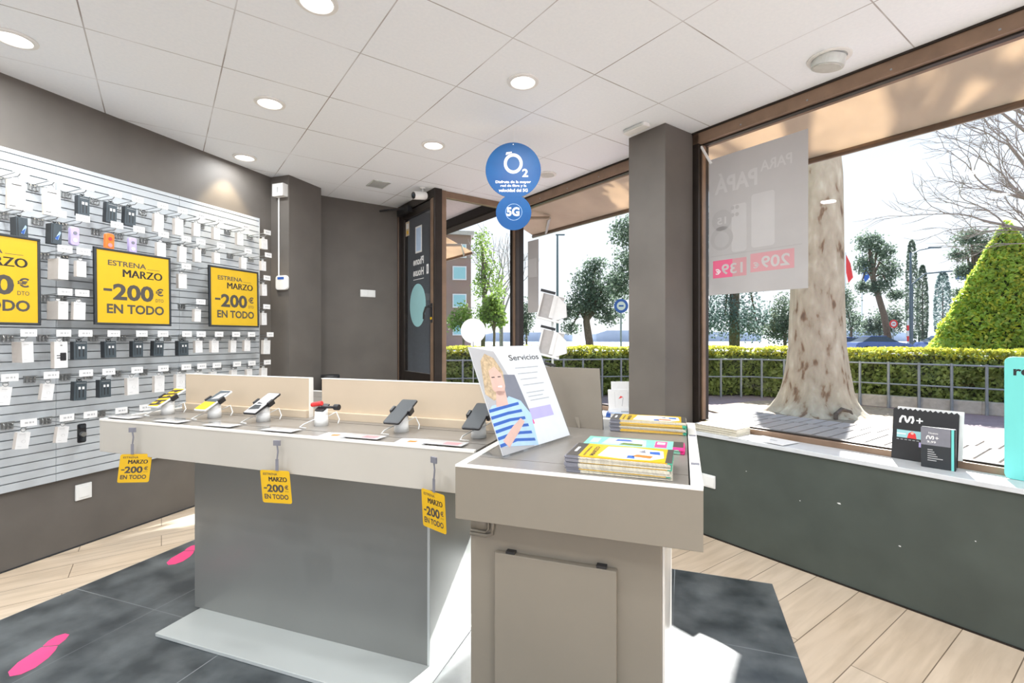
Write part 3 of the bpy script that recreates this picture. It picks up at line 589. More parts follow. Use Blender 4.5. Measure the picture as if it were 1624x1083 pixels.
# (row, s of hook, kind, tilt, drop) s measured along the wall, front face about t=-3.47
def s_of(x, t):                     # wall coordinate of a sight line; used to lay the rows out from measured bearings
    a = (x - 812) / 768.; zz = t / (.9429 * a - .333); return zz * (.333 * a + .9429)
ITEMS = [
 (0, 33, 13, 41, 46, 'print'), (0, 87, 70, 96, 42, 'print'), (0, 138, 116, 142, 31, 'dark'), (0, 182.5, 162, 186, 31, 'dark'), (0, 218, 192, 216, 29, 'dark'), (0, 257.5, 241, 260, 29, 'white'), (0, 289, 273, 291, 26, 'white'), (0, 318, 305, 318, 21, 'white'), (0, 348, 335, 349, 19, 'white'), (0, 389, 373, 386, 19, 'white'), (0, 423.6, 412, 424, 16, 'white'),
 (1, 38, 10, 44, 33, 'photo'), (1, 93, 68, 99, 32, 'photo'), (1, 131, 112, 126.5, 29, 'lilac'), (1, 185, 168, 182, 26, 'orange'), (1, 220, 205, 217, 25, 'lilac'), (1, 259, 245, 263, 25, 'white'), (1, 295, 281, 296, 25, 'white'), (1, 318, 306, 319, 20, 'white'), (1, 350, 337, 349, 17, 'white'), (1, 393, 381, 391, 18, 'white'), (1, 425, 412, 422, 15, 'white'),
 (2, 102.6, 72, 109, 33, 'white'), (2, 132, 115, 137, 25, 'white'), (2, 295, 279, 296, 23, 'white'), (2, 423, 413, 423, 18, 'white'),
 (3, 102.6, 76, 108, 29, 'white'), (3, 130, 111, 136, 28, 'white'), (3, 318, 305, 319, 20, 'white'), (3, 422.5, 412, 423, 19, 'white'),
 (4, 45, 19, 53, 33, 'white'), (4, 100.6, 81, 107, 42, 'charger'), (4, 135, 109, 138, 28.5, 'dark'), (4, 180, 157.5, 184, 26, 'dark'), (4, 224.5, 204, 227, 25, 'dark'), (4, 258, 238, 260, 24, 'dark'), (4, 296, 277, 299, 23, 'dark'), (4, 318.5, 306, 321, 19, 'white'), (4, 347, 332, 347, 19, 'white'), (4, 374, 363, 375, 19, 'white'), (4, 398.5, 385, 397, 17, 'white'), (4, 428, 415, 429, 22, 'white'),
 (5, 15, -4, 20, 29, 'white'), (5, 81, 61, 87, 26, 'white'), (5, 136, 110, 138, 30, 'dark'), (5, 172, 150, 176, 28, 'dark'), (5, 217, 196, 220, 27, 'white'), (5, 258.5, 241, 261, 26, 'white'), (5, 295, 275, 294, 23, 'white'), (5, 319.5, 306, 321, 20, 'white'), (5, 343.5, 332, 344, 18, 'white'), (5, 375.5, 365, 376, 17, 'white'), (5, 399, 389, 400, 17, 'white'), (5, 423.5, 412, 424, 17, 'white'),
 (6, 45, 20, 49, 26, 'white'), (6, 105.6, 85, 110, 25, 'white'), (6, 143, 125, 139, 30, 'clip'), (6, 192, 0, 0, 0, None), (6, 229.6, 0, 0, 0, None)]
KN = {'dark': 'dark cable box', 'white': 'plain white accessory box', 'lilac': 'lilac plastic pouch', 'orange': 'bright orange plastic pouch', 'charger': 'tall white box picturing a black charger', 'photo': 'wide dark gadget box', 'print': 'white gadget box', 'clip': 'black holder blister pack'}
hook0 = make_hook(); first = True; rowcount = {}
for (r, xt, x0, x1, hp, kind) in ITEMS:
    k = rowcount.get(r, 0); rowcount[r] = k + 1
    s = s_of(xt, -3.445); h = hook0 if first else copy_tree(hook0); first = False
    h.location = PW(-3.649, s, ROWZ[r] - .012)
    where = f'{ORD[k]} from left, {ROWN[r]} hook row of slatted wall'
    h['label'] = f'wire hook with price tag, {where}'; h['category'] = 'hook'; h['group'] = 'chromed price hooks on the slatted wall'
    if kind is None: continue
    fd = -3.485
    if kind == 'white' and x1 - x0 > 30: dpt = .10
    else: dpt = {'dark': .035, 'photo': .06, 'white': .028, 'print': .02, 'charger': .035}.get(kind, .025)
    sa = s_of(x1, fd + .004); sb = s_of(x0, fd + .004); wd = abs(sa - sb)
    dist = PW(fd, (sa + sb) / 2).y; hh = hp * dist / 768
    if kind in ('dark', 'photo', 'white'): wd = max(.05, wd - dpt * .75)
    if kind == 'charger': wd -= .015
    sm = sa - wd / 2
    p = make_product(kind, wd, hh, dpt)
    drop = {0: .052, 1: .052, 2: .052, 3: .052, 4: .048, 5: .05, 6: .055}[r]
    p.location = PW(fd - dpt / 2 + .004, sm, ROWZ[r] - drop); p.rotation_euler = (R(random.uniform(-2, 2)) , 0, RW + R(random.uniform(-4, 4)))
    if kind == 'white' and r in (5, 6) and k < 2: p.rotation_euler.x = R(-7)
    p['label'] = f'{KN[kind]}, {where}'; p['category'] = 'pouch' if kind in ('lilac', 'orange') else 'pack' if kind == 'clip' else 'box'
    p['group'] = {'dark': 'dark cable boxes on the slatted wall', 'lilac': 'plastic pouches on the slatted wall', 'orange': 'plastic pouches on the slatted wall'}.get(kind, 'boxed accessories on the slatted wall')

# framed yellow posters
def promo(b, w_, h_, T, yel='yellow'):        # origin at lower left
    def tx(s_, x0, x1, y0, y1, bold=.02): b.text(s_, x0 * w_, x1 * w_, y0 * h_, y1 * h_, .0012, 'ink', T, bold)
    b.box(0, w_, 0, h_, 0, .001, yel, T)
    tx('ESTRENA', .14, .66, .80, .875, .022); [tx('MARZO', .33 + d_, .89 + d_, .655, .765, 0) for d_ in (0, .004, .008, .012)]
    tx('-', .08, .19, .44, .475, .03); tx('200', .20, .765, .32, .555, .035); tx('€', .795, .915, .42, .535, .03); tx('DTO', .795, .915, .325, .375, .01)
    tx('EN TODO', .12, .92, .13, .265, .03); b.rect(.68 * w_, .86 * w_, .80 * h_, .806 * h_, .0012, 'ink', T)
def poster(t_, s0, s1, z0, z1, label):
    th = thing('framed_poster', label, 'poster', PW(t_, s0, z0), RW, 'yellow framed posters on the slatted wall')
    w_, h_ = s1 - s0, z1 - z0
    f = B('navyd'); f.box(-.012, 0, 0, w_, 0, h_); f.build('backing', parent=th)
    f = B('navyd'); k = .014
    f.box(-.012, .006, 0, w_, 0, k); f.box(-.012, .006, 0, w_, h_ - k, h_); f.box(-.012, .006, 0, k, k, h_ - k); f.box(-.012, .006, w_ - k, w_, k, h_ - k); f.build('poster_frame', parent=th, bevel=.003)
    s_ = MB(); s_.mk('yellow'); promo(s_, w_ - 2 * k, h_ - 2 * k, basis(Y, Z, X, (.0005, k, k))); s_.build('printed_sheet', parent=th)
    h = B('chrome'); [h.tube([(-.005, y, h_), (-.10, y, h_ - .012), (-.195, y, h_ - .014)], .003, 'chrome', None, 6) for y in (.06, w_ - .06)]; h.build('hanger', parent=th)
    th.rotation_euler = (0, R(-1), RW)
poster(-3.45, 1.245, 1.708, 1.418, 1.91, 'framed yellow discount poster cut by the left picture edge')
poster(-3.45, 1.975, 2.452, 1.430, 1.918, 'framed yellow discount poster in the middle of the slatted wall')
poster(-3.45, 2.750, 3.210, 1.434, 1.912, 'framed yellow discount poster at the far right end of the slatted wall')

# ------------------------------------------------------------------ long display table with phones
TZ = .97
t1 = thing('phone_display_table', 'long cream display table with grey metal base and phones on stands', 'display table', PW(-1.6, 2.14, 0), RW)
def L(b, x0, x1, y0, y1, z0, z1, m=None): return b.box(x0 + 1.6, x1 + 1.6, y0 - 2.14, y1 - 2.14, z0, z1, m)
b = B('steell'); L(b, -2.24, -.92, 1.52, 2.76, .004, .020); b.build('base_plate', parent=t1, bevel=.002)
b = B('navyd'); L(b, -2.23, -.93, 1.53, 2.75, .0, .006); b.build('base_shadow_gap', parent=t1)
b = B('steel'); L(b, -2.277, -.975, 1.735, 1.745, .02, .83, 'steel'); L(b, -2.277, -2.27, 1.745, 2.54, .02, .83, 'steell'); L(b, -.982, -.965, 1.735, 2.54, .02, .83, 'steell'); L(b, -2.277, -.965, 2.53, 2.54, .02, .83, 'steel'); b.build('pedestal', parent=t1, bevel=.0015)
b = B('top'); L(b, -2.55, -.655, 1.48, 1.50, .822, .966, 'top'); L(b, -2.55, -2.53, 1.50, 2.78, .822, .966, 'top'); L(b, -.675, -.655, 1.50, 2.78, .822, .966, 'top'); L(b, -2.53, -.675, 2.76, 2.78, .822, .966, 'top'); L(b, -2.53, -.675, 1.5, 2.76, .822, .84, 'top'); b.build('apron', parent=t1, bevel=.0015)
b = B('topw'); L(b, -2.55, -.655, 1.478, 1.492, .964, .974, 'topw'); L(b, -2.55, -2.538, 1.492, 2.78, .964, .974, 'topw'); L(b, -2.538, -.655, 2.768, 2.78, .964, .974, 'topw'); b.build('edge_band', parent=t1, bevel=.001)
b = B('counter'); L(b, -2.538, -.655, 1.492, 1.585, .955, .970, 'counter'); L(b, -2.538, -.655, 1.592, 1.775, .955, .970, 'counter'); L(b, -2.538, -.655, 1.782, 2.5, .955, .970, 'counter'); L(b, -2.538, -.655, 2.507, 2.768, .955, .970, 'counter'); L(b, -2.538, -.655, 1.5, 2.76, .94, .956, 'navyd'); b.build('worktop', parent=t1)
for (a0, a1, lb) in ((-2.49, -1.675, 'left'), (-1.60, -.70, 'right')):
    th = thing('partition_board', f'low beige partition board along the phone table, {lb} of the two', 'board', PW((a0 + a1) / 2, 1.86, TZ), RW, 'beige partition boards on the phone table')
    hw = (a1 - a0) / 2
    q = B('board'); q.box(-hw, hw, -.012, .012, .03, .185); q.build('board_panel', parent=th, bevel=.001)
    q = B('topw'); q.box(hw, hw + .003, -.013, .013, .0, .186); q.box(-hw - .003, hw + .003, -.013, .013, .185, .188); q.build('board_edge', parent=th)
    q = B('board'); q.box(-hw, hw, -.032, .03, 0, .034); q.build('board_base', parent=th, bevel=.001)

# phones on anti-theft stands
def phone(tt, ss, i, label, style):
    st = thing('phone_stand', f'white phone stand {label}', 'phone stand', PW(tt, ss, TZ), RW, 'anti-theft phone stands on the display table')
    b = B('white'); b.lathe([(.030, 0), (.027, .045)], n=24); b.add(*slant_cyl(.027, .045, .085), m='white'); b.build('stand_body', parent=st, smooth=True)
    tilt = R(27); Tt = Matrix.Translation((0, 0, .078)) @ Matrix.Rotation(tilt, 4, 'X')
    b = B('black'); b.box(-.022, .022, -.02, .03, -.008, -.001, 'black', Tt); 
    if style == 'empty': b.tube([(.0, .0, .078), (.075, .0, .082)], .006, 'black'); b.lathe([(.013, -.01), (.013, .014)], 'black', Matrix.Translation((.08, 0, .082)) @ Matrix.Rotation(R(90), 4, 'Y'), 14); b.lathe([(.010, 0), (.010, .055)], 'red', Matrix.Translation((-.05, 0, .086)) @ Matrix.Rotation(R(80), 4, 'Y'), 14)
    b.build('security_head', parent=st, bevel=.002)
    b = B('black')
    for sx in (-1, 1): b.box(sx * .041 - .006, sx * .041 + .006, -.012, .022, -.010, .014, 'black', Tt)
    b.box(-.041, .041, 0, .012, -.010, -.006, 'black', Tt)
    if style != 'empty': b.build('clamp', parent=st, bevel=.002)
    b = B('white'); b.tube([(.0, .03, .03), (.03, .06, .05), (.05, .055, .02), (.055, .04, .004)], .0025, 'white', None, 6); b.build('rear_cable', parent=st, smooth=True); b = B('white'); b.tube([(-.01, -.028, .03), (-.04, -.06, .012), (-.035, -.09, .004), (.0, -.09, .004)], .0025, 'white', None, 6); b.build('security_cable', parent=st, smooth=True)
    if style == 'empty': return
    ph = thing('smartphone', f'smartphone {style[1]}, {label}', 'phone', PW(tt, ss, TZ), RW, 'display phones on the stands')
    b = B('black'); b.rrect(-.037, .037, -.085, .078, .008, 0, .0085, style[2], Tt); pb = b.build('phone_body', parent=ph, bevel=.002)
    s_ = B('carglass'); s_.rrect(-.034, .034, -.081, .074, .006, .0085, .0089, style[3], Tt)
    if style[0] == 'stripe':
        for k in range(5): s_.flat([(-.034, -.078 + .03 * k), (.034, -.066 + .03 * k), (.034, -.054 + .03 * k), (-.034, -.062 + .03 * k)], .0092, 'black', Tt)
        for k in range(3): s_.disc(.005, -.05 + .05 * k, .012, .0092, .0093, 'black', Tt, 12)
    elif style[0] == 'half': s_.rect(-.034, .034, -.081, -.02, .0092, 'yellowt', Tt); s_.flat([(-.02, .0), (.02, .01), (.03, .06), (-.01, .05)], .0092, 'grey', Tt)
    elif style[0] == 'photo': s_.flat([(-.03, -.06), (.025, -.05), (.01, -.01), (-.02, .0)], .0092, 'navyd', Tt); s_.flat([(-.02, .02), (.03, .0), (.03, .05), (-.025, .06)], .0092, 'grey', Tt); s_.rect(-.03, .02, -.02, -.014, .0093, 'paper', Tt)
    s_.build('screen', parent=pb)
def slant_cyl(r, z0, z1, n=24):
    vs = []; fs = []
    for z, top in ((z0, 0), (z1, 1)):
        for i in range(n):
            a = 2 * math.pi * i / n; y = r * math.sin(a); vs.append((r * math.cos(a), y, z if not top else .066 + y * .5 ))
    for i in range(n): j = (i + 1) % n; fs.append((i, j, n + j, n + i))
    fs.append(tuple(range(n, 2 * n)))
    return vs, fs
PH = [(-2.414, 'nearest the left end of the phone table', ('stripe', 'with yellow and black screen', 'white', 'yellowt')), (-2.10, 'second from the left end of the phone table', ('half', 'with half yellow screen', 'white', 'navy')),
      (-1.80, 'third from the left end of the phone table', ('photo', 'showing a grey picture', 'black', 'grey')), (-1.475, 'in the gap between the two beige boards', 'empty'),
      (-1.075, 'before the middle of the right board', ('off', 'with dark blank screen', 'black', 'navyd')), (-.735, 'at the right end of the phone table', ('off', 'with dark blank screen', 'black', 'navyd'))]
for i, (tt, lb, stl) in enumerate(PH):
    phone(tt, 1.70, i, lb, stl)
    pl = thing('price_plate', f'clear price plate before the stand {lb}', 'price plate', PW(tt - .06, 1.545, TZ + .004), RW, 'acrylic price plates on the phone table')
    b = B(G_ACR); b.box(-.085, .085, -.045, .035, 0, .010); b.build('acrylic_block', parent=pl, bevel=.002)
    b = B('paper'); b.box(-.078, .078, -.038, .028, .002, .0028, 'posterl')
    b.rect(.0, .06, -.03, .01, .0030, 'posterpink' if i > 3 else 'beigecard'); b.rect(-.07, -.01, .01, .015, .0030, 'inkl'); b.rect(-.07, -.02, -.02, -.0, .0030, 'beigecard'); b.build('paper_insert', parent=pl)
    if i > 3:
        o = B('paper'); o.box(-.06, .06, -.04, .045, 0, .0012, 'paper'); o.rect(-.02, .015, -.015, .015, .0014, 'orange'); o = o.build('promo_card', loc=PW(tt - .19, 1.54, TZ + .001), rotz=RW + .15)
        tag(o, f'white orange-dotted card, left of stand {lb}', 'card')

# hanging amber tags on the table edge
for (tt, rz, sk, hw, z1, lb) in ((-2.285, R(24), .12, .066, .836, 'leftmost, swinging below the far left part of the phone table'), (-1.47, R(10), -.10, .062, .838, 'middle one of three below the phone table edge'), (-.775, R(-22), -.08, .060, .838, 'rightmost, beside the near counter')):
    th = thing('hanging_tag', f'amber discount tag, {lb}', 'tag', PW(tt, 1.455 if rz > -.2 else 1.425, z1 - .125), RW + rz, 'amber discount tags hanging from the phone table')
    b = MB(); b.mk('yellowt'); Tk = basis((1, 0, 0), (sk, 0, 1), (0, -1, 0), (-hw, 0, 0)); b.rrect(0, 2 * hw, 0, .125, .008, -.001, 0, 'yellowt', Tk)
    b2 = MB(); b2.mk('yellowt')
    def tx(s_, x0, x1, y0, y1, bold=.02): b.text(s_, x0 * 2 * hw, x1 * 2 * hw, y0 * .125, y1 * .125, .0004, 'ink', Tk, bold)
    tx('ESTRENA', .10, .58, .85, .92, .01); [tx('MARZO', .27 + d_, .88 + d_, .66, .80, 0) for d_ in (0, .006, .012, .018)]; tx('-', .08, .19, .43, .47, .03); tx('200', .19, .76, .33, .57, .035); tx('€', .79, .92, .43, .56, .03); tx('DTO', .80, .92, .35, .385, .0); tx('EN TODO', .08, .90, .12, .27, .03)
    b.build('tag_card', parent=th)
    b = B('greyd'); b.box(-.006, .006, -.004, -.002, .125, .17, 'greyd'); b.tube([(0, -.003, .165), (.004, -.003, .20), (.0, -.003, .225)], .003, 'greyd', None, 6); b.box(-.014, .014, -.006, 0, .222, .242, 'greyd'); b.build('hanging_strap', parent=th)

# white disc on a rod, small box and black bin behind
th = thing('round_sign', 'plain white round disc on a thin rod behind the clear sign', 'sign', PW(-.905, 2.03, TZ), RW)
b = B('white'); b.tube([(0, 0, 0), (0, 0, .36)], .003, 'chrome'); b.lathe([(.03, 0), (.03, .004)], 'white'); b.build('rod', parent=th)
b = B('paper'); b.disc(0, .41, .057, -.002, .002, 'paper', basis(X, Z, nY)); b.build('disc', parent=th)
th.rotation_euler.z = 0
th = thing('small_printed_box', 'small white box with green and red print standing in the gap between the beige boards', 'box', PW(-1.63, 2.02, TZ), RW)
b = B('paper'); b.box(-.07, .07, -.02, .02, 0, .075); b.build('carton', parent=th, bevel=.002)
b = B('green'); b.rect(-.06, .06, .04, .065, .0205, 'leafg', face_yn()); b.rect(-.03, .05, .005, .03, .0205, 'red', face_yn()); b.build('front_print', parent=th)
th = thing('waste_bin', 'slim black bin standing beside the dark column, seen between the beige boards', 'bin', PW(-3.30, 3.93, 0), RW)
b = B('black'); b.lathe([(.07, 0), (.085, .93), (.09, .96), (.085, .98)], n=20); b.build('bin_body', parent=th, smooth=True)

# ------------------------------------------------------------------ near counter
t2 = thing('near_counter', 'tall cream counter with grey top and recessed cabinet in the foreground', 'counter', PW(-.295, 1.79, 0), RW)
def L2(b, x0, x1, y0, y1, z0, z1, m=None): return b.box(x0 + .295, x1 + .295, y0 - 1.79, y1 - 1.79, z0, z1, m)
b = B('top_shaded'); L2(b, -.638, .048, 1.30, 1.318, .812, .968); L2(b, -.638, -.62, 1.318, 2.28, .812, .968); L2(b, .030, .048, 1.318, 2.28, .812, .968); L2(b, -.62, .03, 2.262, 2.28, .812, .968); L2(b, -.62, .03, 1.318, 2.262, .812, .83); b.build('apron', parent=t2, bevel=.0015)
b = B('topw'); L2(b, -.638, .048, 1.299, 1.316, .966, .973, 'topw'); L2(b, -.638, -.612, 1.316, 2.281, .966, .973, 'topw'); L2(b, .018, .049, 1.316, 2.281, .966, .973, 'topw'); L2(b, -.612, .018, 2.262, 2.281, .966, .973, 'topw'); b.build('edge_band', parent=t2, bevel=.001)
b = B('counter'); L2(b, -.612, .014, 1.316, 1.42, .955, .970); L2(b, -.612, .014, 1.423, 2.262, .955, .970); L2(b, -.612, .018, 1.316, 2.262, .94, .956, 'navyd'); b.build('worktop', parent=t2)
b = B('top_shaded'); L2(b, -.622, -.054, 1.375, 2.24, .004, .815); b.build('cabinet_body', parent=t2, bevel=.003)
b = B('steell'); L2(b, -.053, -.047, 1.385, 2.24, .004, .815, 'topw'); b.build('side_panel', parent=t2)
b = B('top_shaded'); L2(b, -.533, -.173, 1.352, 1.3745, .02, .705); b.build('front_panel', parent=t2, bevel=.002)
b = B('black')
for x in (-.485, -.215): L2(b, x - .014, x + .014, 1.356, 1.378, .700, .712, 'black')
b.build('panel_clip', parent=t2)
b = B('white')
b.tube([(x + .295, 1.370 - 1.79, z) for x, z in ((-.62, .745), (-.565, .745), (-.548, .752), (-.545, .77), (-.545, .812))], .006, 'top_shaded', None, 8); b.tube([(x + .295, 1.370 - 1.79, z) for x, z in ((-.62, .755), (-.57, .755), (-.56, .765), (-.56, .812))], .004, 'top_shaded', None, 8); b.box(-.325, -.265, -.418, -.41, .757, .8, 'top_shaded')
b.build('cable_duct', parent=t2, smooth=True)
b = B('chrome')
for y in (1.54, 1.98): L2(b, .022, .046, y - .010, y + .012, .973, .9745, 'greyd')
b.build('edge_clip', parent=t2)

# clear acrylic sign with printed sheet
BL = Vector((-.029, 1.504)); BR = Vector((.222, 1.835)); wv = (BR - BL); wl_ = wv.length; ux = wv / wl_
rz = math.atan2(ux.y, ux.x); mid = (BL + BR) / 2
th = thing('acrylic_sign_holder', 'leaning clear acrylic sign holder with a printed Servicios sheet on the near counter', 'sign holder', (mid.x, mid.y, TZ + .002), rz)
lean = math.atan2(.15, .343); HS = .374
Ts = basis((1, 0, 0), (0, math.sin(lean), math.cos(lean)), (0, -math.cos(lean), math.sin(lean)), (-wl_ / 2, 0, .006))   # a right, b up the sheet, n to viewer
b = B(G_ACR); b.box(0, wl_, 0, HS, .002, .005, None, Ts); b.box(0, wl_, 0, HS, -.006, -.003, None, Ts); b.build('acrylic_sleeve', parent=th)
b = B(G_ACR); b.tube([(-wl_ / 2 + .01, 0, .006), (-wl_ / 2 + .01, .03, .004), (-wl_ / 2 + .01, .12, .002)], .003, G_ACR, None, 6); b.box(-wl_ / 2, wl_ / 2, -.01, .12, .0, .004); b.build('acrylic_foot', parent=th)
s_ = MB(); s_.mk('paper'); W_ = wl_ - .008
s_.box(.004, wl_ - .004, .003, HS - .003, -.002, .0005, 'paper', Ts)
def P(*pts): return [(.004 + x * W_, .003 + y * (HS - .006)) for x, y in pts]
q = .0009
s_.flat(P((0, 0), (.42, 0), (.40, .68), (.30, .95), (0, 1)), q, 'posterl', Ts)
s_.flat(P((.32, .30), (.52, .32), (.48, .70), (.22, .72)), q + .0002, 'greyd', Ts)
s_.flat(P((.02, .55), (.09, .86), (.17, .93), (.27, .88), (.33, .74), (.30, .60), (.20, .50), (.10, .48)), q + .0004, 'hair', Ts)
s_.flat(P((.13, .58), (.15, .76), (.24, .80), (.30, .72), (.30, .60), (.25, .52), (.18, .52)), q + .0006, 'skin', Ts)
s_.flat(P((.10, .42), (.26, .42), (.28, .56), (.16, .56)), q + .0006, 'skin', Ts)
s_.flat(P((.20, .597), (.25, .59), (.262, .608), (.21, .61)), q + .0008, 'paper', Ts)
s_.flat(P((.16, .69), (.20, .69), (.20, .70), (.16, .70)), q + .0008, 'ink', Ts); s_.flat(P((.24, .69), (.28, .69), (.28, .70), (.24, .70)), q + .0008, 'ink', Ts)
s_.flat(P((0, .08), (.48, .0), (.52, .30), (.44, .44), (.30, .50), (.20, .44), (.06, .44), (0, .40)), q + .0005, 'lightblue', Ts)
for k in range(6):
    y0 = .05 + .062 * k; s_.flat(P((0, y0 + .02), (.22, y0 + .035), (.46 - .012 * k, y0 - .005 + .01 * k), (.46 - .012 * k, y0 + .022 + .01 * k), (.22, y0 + .062), (0, y0 + .048)), q + .0007, 'bluep', Ts)
s_.flat(P((.05, .12), (.22, .22), (.36, .28), (.40, .24), (.28, .16), (.10, .05)), q + .0009, 'skin', Ts)
s_.text('Servicios', *P((.48, 0), (.94, 0))[0][:1], P((.94, 0))[0][0], P((0, .845))[0][1], P((0, .905))[0][1], q, 'ink', Ts, .012)
for k, y in enumerate((.76, .70, .64, .58, .50, .46, .42)): s_.flat(P((.52 + .01 * k, y), (.88 - .04 * (k % 3), y), (.88 - .04 * (k % 3), y + .01), (.52 + .01 * k, y + .01)), q, 'inkl', Ts)
s_.flat(P((.50, .24), (.86, .24), (.86, .35), (.50, .35)), q, 'lilac', Ts); s_.flat(P((.50, .20), (.53, .20), (.53, .24), (.50, .24)), q, 'pink', Ts)
s_.build('printed_sheet', parent=th)

# easel-backed board seen from behind
e1 = Vector((.375, 1.993)); ed = Vector((-.892, .452)); mid = e1 + ed * .125
th = thing('easel_board', 'cardboard easel sign seen from its grey-beige back with a black edge, on the near counter', 'sign', (mid.x, mid.y, TZ + .001), math.atan2(-.452, .892))
Te = basis((1, 0, 0), (0, -.19, .982), (0, -.982, -.19), (0, 0, 0))
b = B('beigecard'); b.box(-.125, .125, 0, .258, 0, .003, 'easel', Te); b.box(-.126, .126, -.001, .259, -.003, 0, 'black', Te); b.build('board_panel', parent=th)
b = B('easel'); b.prism([(-.045, .24), (.0, .24), (.030, .0), (.022, -.004), (-.02, .12), (-.05, .14)], .004, .0055, 'easel', basis((1, 0, 0), (0, -.05, .99), (0, -.98, -.05), (0, -.004, .0))); b.build('easel_leg', parent=th)

# magazine stacks
def magazine(kind, w_, d_, th_):
    b = MB(); b.mk('pages'); e = .0002
    c1, c2, c3 = {'y': ('greyd', 'yellowt', 'green'), 'w': ('greyd', 'pages', 'pages'), 'g': ('mint', 'mint', 'magenta'), 'p': ('pages', 'pages', 'pages'), 'b': ('bluep', 'paper', 'bluep')}[kind]
    b.box(-w_ / 2, w_ / 2, -d_ / 2, d_ / 2, 0, th_ * .85, 'pages')
    b.box(-w_ / 2 - e, -w_ / 2 + w_ * .14, -d_ / 2 - e, d_ / 2, 0, th_, c1); b.box(-w_ / 2 + w_ * .14, w_ / 2 - w_ * .04, -d_ / 2 - e, d_ / 2, th_ * .25, th_, c2); b.box(w_ / 2 - w_ * .04, w_ / 2 + e, -d_ / 2 - e, d_ / 2, 0, th_, c3)
    return b
def cover(b, w_, d_, z, style):
    def r(x0, x1, y0, y1, m, k=0): b.rect(-w_ / 2 + x0 * w_, -w_ / 2 + x1 * w_, -d_ / 2 + y0 * d_, -d_ / 2 + y1 * d_, z + .0003 + k * .0002, m)
    def fl(pts, m, k=1): b.flat([(-w_ / 2 + x * w_, -d_ / 2 + y * d_) for x, y in pts], z + .0003 + k * .0002, m)
    Tr = Matrix.Identity(4)
    if style == 'y':
        r(0, .12, 0, 1, 'ink'); r(.12, .94, 0, 1, 'yellow'); r(.94, 1, 0, 1, 'ink')
        fl([(.30, .12), (.55, .04), (.80, .08), (.92, .30), (.90, .8), (.6, .92), (.34, .86)], 'paper')
        fl([(.62, .25), (.80, .2), (.82, .38), (.66, .42)], 'orange', 2); fl([(.58, .12), (.66, .1), (.64, .32), (.58, .3)], 'bluep', 2); fl([(.78, .52), (.88, .5), (.87, .72), (.77, .7)], 'bluep', 2); fl([(.66, .6), (.74, .55), (.72, .8)], 'greyd', 2)
        for k, (s_, x, sz) in enumerate((('MARZO', .22, .045), ('ESTRENA', .16, .02))):
            T2 = Matrix.Translation((-w_ / 2 + x * w_ + sz * w_, -d_ / 2 + .08 * d_, 0)) @ Matrix.Rotation(R(90), 4, 'Z'); b.text(s_, 0, .7 * d_, 0, sz * w_, z + .0009, 'ink', T2, .02)
        T2 = Matrix.Translation((-w_ / 2 + .07 * w_, -d_ / 2 + .3 * d_, 0)) @ Matrix.Rotation(R(90), 4, 'Z'); b.rect(0, .35 * d_, 0, .008, z + .0009, 'paper', T2)
    elif style == 'g':
        r(0, 1, 0, 1, 'mint'); r(.05, .14, .2, .8, 'lightblue', 1); fl([(.18, .1), (.64, .08), (.62, .9), (.22, .92)], 'lightblue'); fl([(.24, .5), (.6, .4), (.58, .85), (.3, .9)], 'paper', 2); fl([(.30, .55), (.5, .6), (.45, .8), (.32, .8)], 'bluep', 3); fl([(.36, .15), (.6, .12), (.6, .35), (.4, .38)], 'leafg', 2)
        r(.72, .84, .12, .88, 'pink', 1); r(.90, 1, 0, .3, 'magenta', 1); r(.90, 1, .3, 1, 'ink', 1); r(.74, .82, .5, .75, 'paper', 2)
    elif style == 'b': r(0, 1, 0, 1, 'bluep'); fl([(.1, .1), (.6, 0), (.9, .5), (.4, .9)], 'lightblue'); fl([(.3, .3), (.8, .2), (.7, .6)], 'paper', 2)
    elif style == 'p': r(0, 1, 0, 1, 'paper'); r(0, 1, .55, 1, 'yellow', 1); r(.93, 1, 0, .5, 'pink', 1); fl([(.3, .2), (.5, .15), (.6, .6), (.35, .6)], 'leafy'); fl([(.6, .3), (.8, .3), (.75, .6)], 'lilac')
def stack(tt, ss, z0, n, w_, d_, th_, rot, kinds, top, where, grp, frame=RW, pos=None):
    base = pos if pos is not None else PW(tt, ss, 0); protos = {}
    for k in range(n):
        kd = kinds[k % len(kinds)]; jx, jy, jr = random.uniform(-.004, .004), random.uniform(-.003, .003), random.uniform(-.018, .018)
        last = k == n - 1
        if last: b = magazine(kd, w_, d_, th_); cover(b, w_, d_, th_, top); o = b.build('magazine')
        elif kd in protos: o = protos[kd].copy(); COL.objects.link(o)
        else: o = magazine(kd, w_, d_, th_).build('magazine'); protos[kd] = o
        o.location = (base.x + jx, base.y + jy, z0 + k * (th_ + .0003)); o.rotation_euler.z = frame + rot + jr
        lb = 'topmost magazine' if last else 'bottom magazine' if k == 0 else f'{ORD[k - 1] if k - 1 < 12 else str(k)} magazine above the bottom one'
        pre = 'yellow-covered ' if kd in 'yw' and last else ''
        tag(o, f'{pre}{lb} {where}', 'magazine', grp)
stack(-.172, 1.428, TZ + .001, 13, .285, .165, .0033, 0, 'wwyww', 'y', 'in the front stack on the near counter', 'magazines stacked at the front of the near counter')
stack(-.160, 1.725, TZ + .001, 4, .325, .13, .0032, 0, 'gg', 'g', 'in the thin green stack behind the front stack', 'green magazines on the near counter')
stack(-.135, 2.06, TZ + .001, 13, .29, .15, .0034, 0, 'yyywwwy', 'y', 'in the rear stack on the near counter', 'magazines stacked at the back of the near counter')

